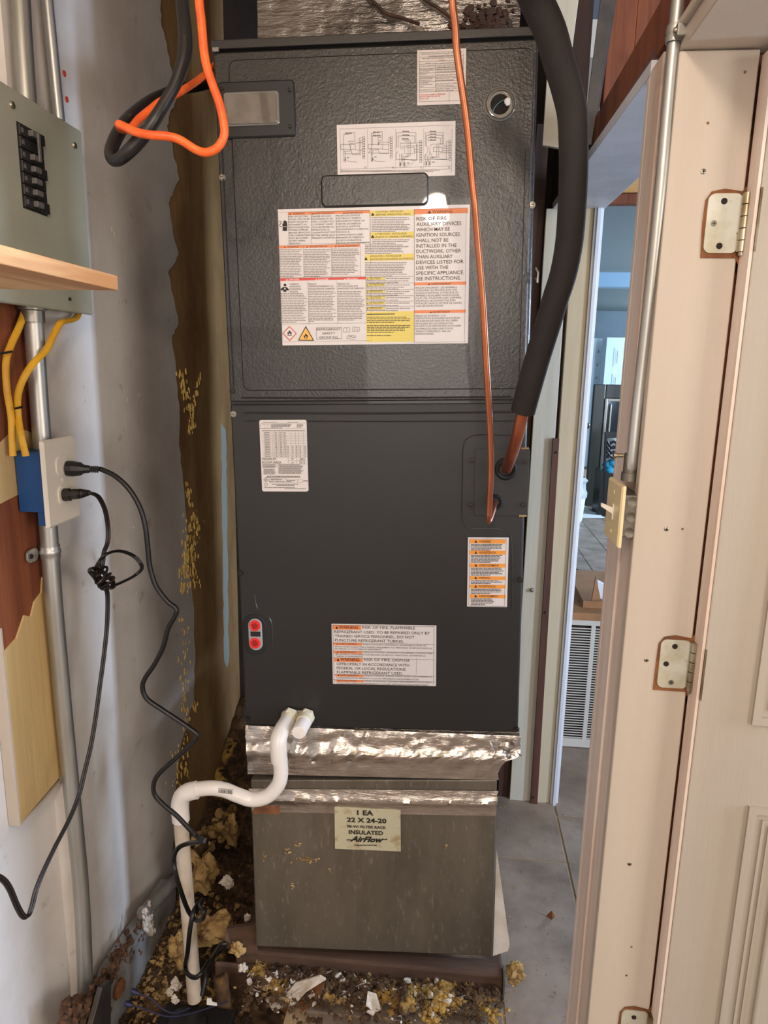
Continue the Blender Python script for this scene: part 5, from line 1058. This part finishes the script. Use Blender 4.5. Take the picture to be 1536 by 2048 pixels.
# =================================================================== CONDENSATE PUMP (bottom)
cpump = thing('condensate_pump', 'black condensate pump at the foot of the white drain pipe', 'pump', hit(410, 2030, 'y', -.15))
c = hit(408, 2008, 'z', .004)
TU = Matrix.Translation((0, 0, .030))
mb = MB(TU); cx, cy = c.x, -.175
mb.box(cx-.085, cx+.085, cy-.06, cy+.05, -.158, -.03); obj('tank', mb, 'black_plastic', cpump, bev=.008)
mb = MB(TU); mb.box(cx-.083, cx+.087, cy-.062, cy+.052, -.029, -.006); obj('lid', mb, 'black_plastic', cpump, bev=.006)
mb = MB(TU); mb.lathe((cx-.01, cy-.01, -.006), (0, 0, 1), [(0, .045), (.02, .043), (.024, .036), (.024, 0)], 20)
for k_ in range(14):
    a_ = 2*math.pi*k_/14; mb.box(cx-.01+.044*math.cos(a_)-.002, cx-.01+.044*math.cos(a_)+.002, cy-.01+.044*math.sin(a_)-.002, cy-.01+.044*math.sin(a_)+.002, -.006, .016)
obj('motor_housing', mb, 'black_plastic', cpump)
for pts in (((275, 1986), (300, 1996), (325, 2018), (350, 2026), (380, 2016)), ((262, 2010), (290, 2018), (330, 2032), (370, 2030), (430, 2012), (455, 2003))):
    P = hy([(a_, b_, -.22) for a_, b_ in pts]); w_ = obj('lead_wire', MB().tube(spline(P), .0016, 8), 'blue_strand', cpump)
    a_, b_ = P[0], P[1]; dd = (a_-b_).normalized(); mb = MB(); mb.lathe(a_-dd*.004, dd, [(0, .0035), (.006, .0062), (.018, .0055), (.02, 0)], 8); obj('wire_nut', mb, 'blue_strand', w_)
mb = MB(); c_ = hit(422, 2006, 'y', -.225); mb.prism([c_+Vector((-.010, 0, -.006)), c_+Vector((.013, 0, -.006)), c_+Vector((.012, 0, -.001)), c_+Vector((.002, 0, .001)), c_+Vector((0, 0, .010)), c_+Vector((-.009, 0, .009))], (0, .003, 0)); obj('white_tag', mb, 'paper', cpump)

# =================================================================== LOOSE INSULATION IN THE PIT
def mound(name, x0, x1, y0, y1, n_, hfun, m_, amp=.03, label=None, cat='insulation'):
    mb = MB(); nx = int((x1-x0)/n_); ny = int((y1-y0)/n_); vs = []
    for j in range(ny+1):
        for i in range(nx+1):
            x = x0+(x1-x0)*i/nx; y = y0+(y1-y0)*j/ny
            h = hfun(x, y)+amp*mn.fractal(Vector((x*14, y*14, 3)), 1.0, 2.0, 5)*.8+.006*mn.noise(Vector((x*120, y*120, 1)))
            vs.append((x, y, h))
    fs = [(j*(nx+1)+i, j*(nx+1)+i+1, (j+1)*(nx+1)+i+1, (j+1)*(nx+1)+i) for j in range(ny) for i in range(nx)]
    mb.add(vs, fs, True); o = obj(name, mb, m_); return tag(o, label, cat, kind='stuff')
def hpit(x, y):
    h = -.085+.03*math.sin(x*9)+max(0, (y-.05))*.10+max(0, y-.55)*.35
    h -= .05*max(0, 1-abs(y+.16)/.10)*(1 if abs(x+.40) < .14 else 0)
    if x > -.36: h += .04
    return h
LI = mound('loose_insulation', -.655, -.205, -.28, 1.05, .009, hpit, 'insulation_brown', .028, 'brown and yellow loose insulation heaped left of the plenum box')
def clumps(name, n_, area, rr, m_, lab, cat='insulation', sq=(1, 1, .7), seed=1, h=None, lift=.0, fib=0, par=None):
    R_ = random.Random(seed); mb = MB()
    for i in range(n_):
        x, y = area(R_); z = (h or hpit)(x, y)+lift+R_.uniform(0, .012); r = R_.uniform(*rr)
        mb.blob((x, y, z), r, (R_.uniform(.7, 1.3)*sq[0], R_.uniform(.7, 1.3)*sq[1], sq[2]), .4, 6, 4)
    for i in range(fib):
        x, y = area(R_); z = (h or hpit)(x, y)+lift+R_.uniform(0, .01); a = R_.uniform(0, 6.28); L = R_.uniform(.008, .03)
        p0_ = Vector((x, y, z)); p1_ = p0_+Vector((math.cos(a)*L*.5, math.sin(a)*L*.5, R_.uniform(0, .012))); p2_ = p0_+Vector((math.cos(a+.6)*L, math.sin(a+.6)*L, R_.uniform(-.004, .01)))
        mb.tube([p0_, p1_, p2_], .0006, 3, False, False)
    if par: return obj(name, mb, m_, par, kind='stuff')
    return tag(obj(name, mb, m_), lab, cat, kind='stuff')
pit = lambda R_: (R_.uniform(-.64, -.30), R_.uniform(-.27, .9))
clumps('insulation_tufts', 1500, pit, (.002, .009), 'insulation_dark', 'dark brown shredded insulation scattered in the pit', seed=3, fib=1500, par=LI)
clumps('insulation_tufts', 260, lambda R_: (R_.gauss(-.55, .05), R_.gauss(.05, .18)), (.002, .010), 'insulation_yellow', 'yellow foam crumbs scattered by the left wall', seed=4, fib=200, par=LI)
clumps('insulation_tufts', 900, lambda R_: (R_.gauss(-.37, .045), R_.uniform(.1, .75)), (.003, .010), 'insulation_red', 'reddish shredded insulation beside the plenum box', seed=5, fib=600, par=LI)
def lump(px_, py_, Y, r, m_, lab, sq=(1, .7, 1), n_=9, sd=0, name='foam_lump', cat='foam'):
    r *= .85
    R_ = random.Random(sd+px_); c = hit(px_, py_, 'y', Y); mb = MB()
    S_, Rg = (34, 22) if r > .02 else (18, 12); o_ = Vector((R_.uniform(0, 50),)*3); vs = []; fs = []
    for j in range(Rg+1):
        th = math.pi*j/Rg
        for k in range(S_):
            a = 2*math.pi*k/S_; d_ = Vector((math.sin(th)*math.cos(a), math.sin(th)*math.sin(a), math.cos(th)))
            q_ = r*(1+.75*mn.fractal(d_*1.3+o_, .9, 2.1, 6)+.10*mn.noise(d_*14+o_)); vs.append(c+Vector((d_.x*sq[0], d_.y*sq[1], d_.z*sq[2]))*q_)
    for j in range(Rg):
        for k in range(S_): k2 = (k+1) % S_; fs.append((j*S_+k, (j+1)*S_+k, (j+1)*S_+k2, j*S_+k2))
    mb.add(vs, fs, r > .02)
    return tag(obj(name, mb, m_), lab, cat)
lump(405, 1745, .16, .048, 'insulation_yellow', 'yellow foam lump right of the drain pipe, below the foam-covered rod', (.9, .6, 1.1))
lump(425, 1860, .04, .050, 'insulation_yellow', 'wide yellow foam lump behind the cord loop near the floor', (1.3, .7, .8))
lump(460, 1660, .34, .034, 'insulation_yellow', 'small yellow foam lump beside the plenum corner', (.8, .6, 1.3))
lump(360, 1900, -.06, .036, 'insulation_yellow', 'yellow foam lump left of the drain pipe near the pump', (.7, .6, 1.3))
lump(475, 1898, -.02, .020, 'insulation_yellow', 'small yellow foam crumb beside the platform corner', (1, .7, 1))
for a, b, Y, r in ((455, 1765, .12, .017), (495, 1835, .05, .010), (352, 1970, -.12, .014), (340, 1985, -.13, .010), (485, 1935, -.04, .012), (467, 1620, .42, .014), (350, 2000, -.14, .010)):
    lump(a, b, Y, r, 'fluff_white', {455: 'white fluff tuft lying on the brown insulation mid heap', 495: 'tiny white fluff against the plenum box side', 352: 'white fluff tuft left of the pump cord', 340: 'small white fluff near the wire nuts', 485: 'white fluff on the dirt below the platform corner', 467: 'pale fluff behind the bent pvc pipe', 350: 'white crumb beside the pump'}[a], n_=6, name='fluff_tuft', cat='fluff')
def slab(name, Q, Y, th, m_, lab, cat):
    P = [hit(a, b, 'y', Y-i*.004) for i, (a, b) in enumerate(Q)]; mb = MB(); mb.prism(P[::-1], (0, th, 0)); return tag(obj(name, mb, m_, bev=.001), lab, cat)
# foam-covered rod
rd = thing('foam_covered_rod', 'slanting brown rod crusted with yellow foam behind the drain pipe', 'rod', hit(380, 1730, 'y', .2))
P = hy([(372, 1745, .14), (395, 1705, .2), (420, 1670, .28), (440, 1645, .34), (470, 1618, .42)])
sp = spline(P, 6); obj('rod', MB().tube(sp, [.016+.004*math.sin(i*1.7) for i in range(len(sp))], 12), 'insulation_brown', rd)
mb = MB(); R_ = random.Random(6)
for i in range(60): t = R_.uniform(.35, .75); q_ = sp[int(t*(len(sp)-1))]; mb.blob(q_+Vector((R_.gauss(0, .012), -.012+R_.gauss(0, .006), R_.gauss(0, .016))), R_.uniform(.006, .014), (1, 1, 1), .25, 7, 5)
obj('foam_crust', mb, 'insulation_yellow', rd, kind='stuff')
slab('wood_scrap', [(452, 1858), (512, 1850), (514, 1908), (470, 1912), (448, 1890)], .0, .012, 'base_wood', 'short brown wood scrap left of the plenum box bottom corner', 'wood scrap')
mb = MB(); P = hy([(447, 1995, -.10), (444, 1965, -.09), (438, 1935, -.08)]); mb.lathe(P[0], P[2]-P[0], [(-.03, .016), (.0, .017), (.02, .0165), (.035, .018), (.05, .017), (.052, .013), (.03, .012)], 18)
tag(obj('pipe_stub', mb, 'insulation_brown'), 'crusty pipe stub poking up from the dirt right of the drain pipe foot', 'pipe')
# left sill under the wall, shredded gap
mb = MB(); mb.prism([hit(250, 2075, 'x', -.605), hit(352, 1885, 'x', -.605), hit(352, 1760, 'x', -.605), hit(300, 1838, 'x', -.605), hit(236, 1935, 'x', -.605), hit(196, 2075, 'x', -.605)], (-.045, 0, 0))
struct('baseboard_left', mb, 'sill_grey', 'scuffed grey sill board low on the left wall', 'sill', bev=.001)
mb = MB(); mb.prism([hit(170, 2100, 'x', -.58), hit(222, 2100, 'x', -.58), hit(222, 1960, 'x', -.58), hit(205, 1975, 'x', -.58)], (-.012, 0, 0)); tag(obj('metal_plate', mb, 'metal_dark', bev=.001), 'dark metal plate scrap standing beside the foot of the long conduit', 'metal plate')
mb = MB(); P = hy([(330, 1775, .12), (352, 1757, .16), (368, 1742, .19)]); P = [hit(286, 1826, 'x', -.61), hit(318, 1793, 'x', -.61), hit(352, 1758, 'x', -.61), hit(372, 1740, 'x', -.61)]; tag(obj('grey_pipe', mb.tube(P, .017, 14), 'sill_grey'), 'grey pipe lying along the wall foot behind the drain pipe', 'pipe')
mb = MB(); R_ = random.Random(12)
for i in range(700):
    t = R_.random(); a = 185+(306-185)*t+R_.gauss(0, 7); b = 1985+(1838-1985)*t+R_.gauss(0, 10)+(18 if t < .3 else 0)
    c = hit(a, b, 'x', -.625+R_.uniform(-.02, .02)); mb.blob(c, R_.uniform(.002, .008), (1, 1.2, 1), .4, 5, 4)
for i in range(500):
    a = R_.uniform(128, 215); b = R_.uniform(2000, 2060); c = hit(a, b, 'x', -.63+R_.uniform(-.02, .03)); mb.blob(c, R_.uniform(.004, .012), (1, 1.2, 1), .4, 5, 4)
tag(obj('shredded_insulation', mb, 'insulation_red'), 'shredded brown insulation stuffed along the gap below the left wall', 'insulation', kind='stuff')
mb = MB()
for i in range(60): c = hit(298+R_.gauss(0, 5), 1846+R_.gauss(0, 13), 'x', -.60); mb.blob(c, R_.uniform(.003, .007), (1, 1, 1.6), .4, 5, 4)
tag(obj('fluff_tuft', mb, 'fluff_white'), 'torn pale fluff at the upper end of the wall gap', 'fluff')
mb = MB(); c = hit(238, 1978, 'x', -.60); mb.blob(c, .022, (.5, 1.1, .9), .1, 12, 8); tag(obj('wood_chunk', mb, 'rust_brown'), 'rounded brown wood chunk wedged against the grey sill', 'wood chunk')

# rubble in front of the platform
def hfront(x, y): return .004+max(0, .034-abs(y+.05)*.28)*(1 if x < .3 else .3)
FR = clumps('floor_rubble', 1300, lambda R_: (R_.uniform(-.30, .30), -.05+R_.gauss(0, .035)), (.002, .009), 'insulation_brown', 'brown debris strip lying in front of the platform', h=hfront, seed=8, fib=700, cat='debris')
clumps('floor_rubble', 130, lambda R_: (R_.uniform(-.30, .20), -.06+R_.gauss(0, .03)), (.002, .009), 'fluff_white', 'pale crumbs scattered through the floor debris', h=hfront, seed=9, fib=70, par=FR)
clumps('floor_rubble', 45, lambda R_: (R_.uniform(-.34, .34), -.05+R_.gauss(0, .04)), (.002, .007), 'insulation_yellow', 'yellow crumbs scattered through the floor debris', h=hfront, seed=10, par=FR)
clumps('floor_crumbs', 200, lambda R_: (R_.uniform(.28, .62), R_.uniform(-.2, .85)), (.0008, .0028), 'insulation_yellow', 'tiny crumbs sprinkled on the tiles right of the plenum box', h=lambda x, y: .001, seed=11, cat='debris', sq=(1, 1, .5))
lump(655, 2000, -.10, .022, 'insulation_brown', 'fuzzy brown insulation clump in the debris strip, left', (1, .8, 1), name='insulation_clump', cat='insulation')
lump(810, 2005, -.09, .028, 'insulation_brown', 'fuzzy insulation clump with white bits in the middle of the debris', (1, .8, 1), name='insulation_clump', cat='insulation')
lump(1032, 1945, .03, .026, 'insulation_yellow', 'fuzzy yellow-green insulation clump beside the platform right end', (.9, .7, 1.2), name='insulation_clump', cat='insulation')
slab('torn_plaster', [(530, 2000), (575, 1985), (590, 1968), (640, 1953), (652, 1960), (612, 1985), (590, 2010), (545, 2022)], -.075, .006, 'fluff_white', 'long torn white plaster flake in the floor debris', 'plaster')
slab('wood_flake', [(560, 2020), (600, 2000), (625, 1975), (650, 1965), (640, 1995), (605, 2025), (575, 2032)], -.066, .006, 'rust_brown', 'brown wood flake under the white plaster flake', 'wood flake')
slab('plaster_flake', [(735, 1985), (752, 1990), (762, 2020), (748, 2028), (732, 2010)], -.09, .005, 'fluff_white', 'upright white plaster flake left of the middle clump', 'plaster')
slab('dry_leaf', [(1093, 1832), (1104, 1822), (1110, 1832), (1104, 1840)], .28, .003, 'rust_brown', 'small dry leaf lying on the tile right of the plenum', 'leaf')

# groups of alike things
GROUPS = {'steel_conduit': 'steel conduits on the left wall', 'yellow_cable': 'yellow cables over the blue box', 'power_cord': 'cords plugged into the wall outlet',
          'foam_lump': 'foam lumps in the pit', 'fluff_tuft': 'white fluff tufts in the debris', 'insulation_clump': 'fuzzy insulation clumps on the floor', 'thin_wire': 'dark wires over the foil duct',
          'wall_anchor': 'red plastic wall anchors', 'stud': 'wooden studs above the doorway', 'paper': 'papers on the next room floor', 'scrap_piece': 'scrap in the cardboard box', 'conduit_strap': 'conduit straps'}
for o in bpy.data.objects:
    k_ = o.name.split('.')[0]
    if o.parent is None and k_ in GROUPS and 'category' in o.keys(): o['group'] = GROUPS[k_]
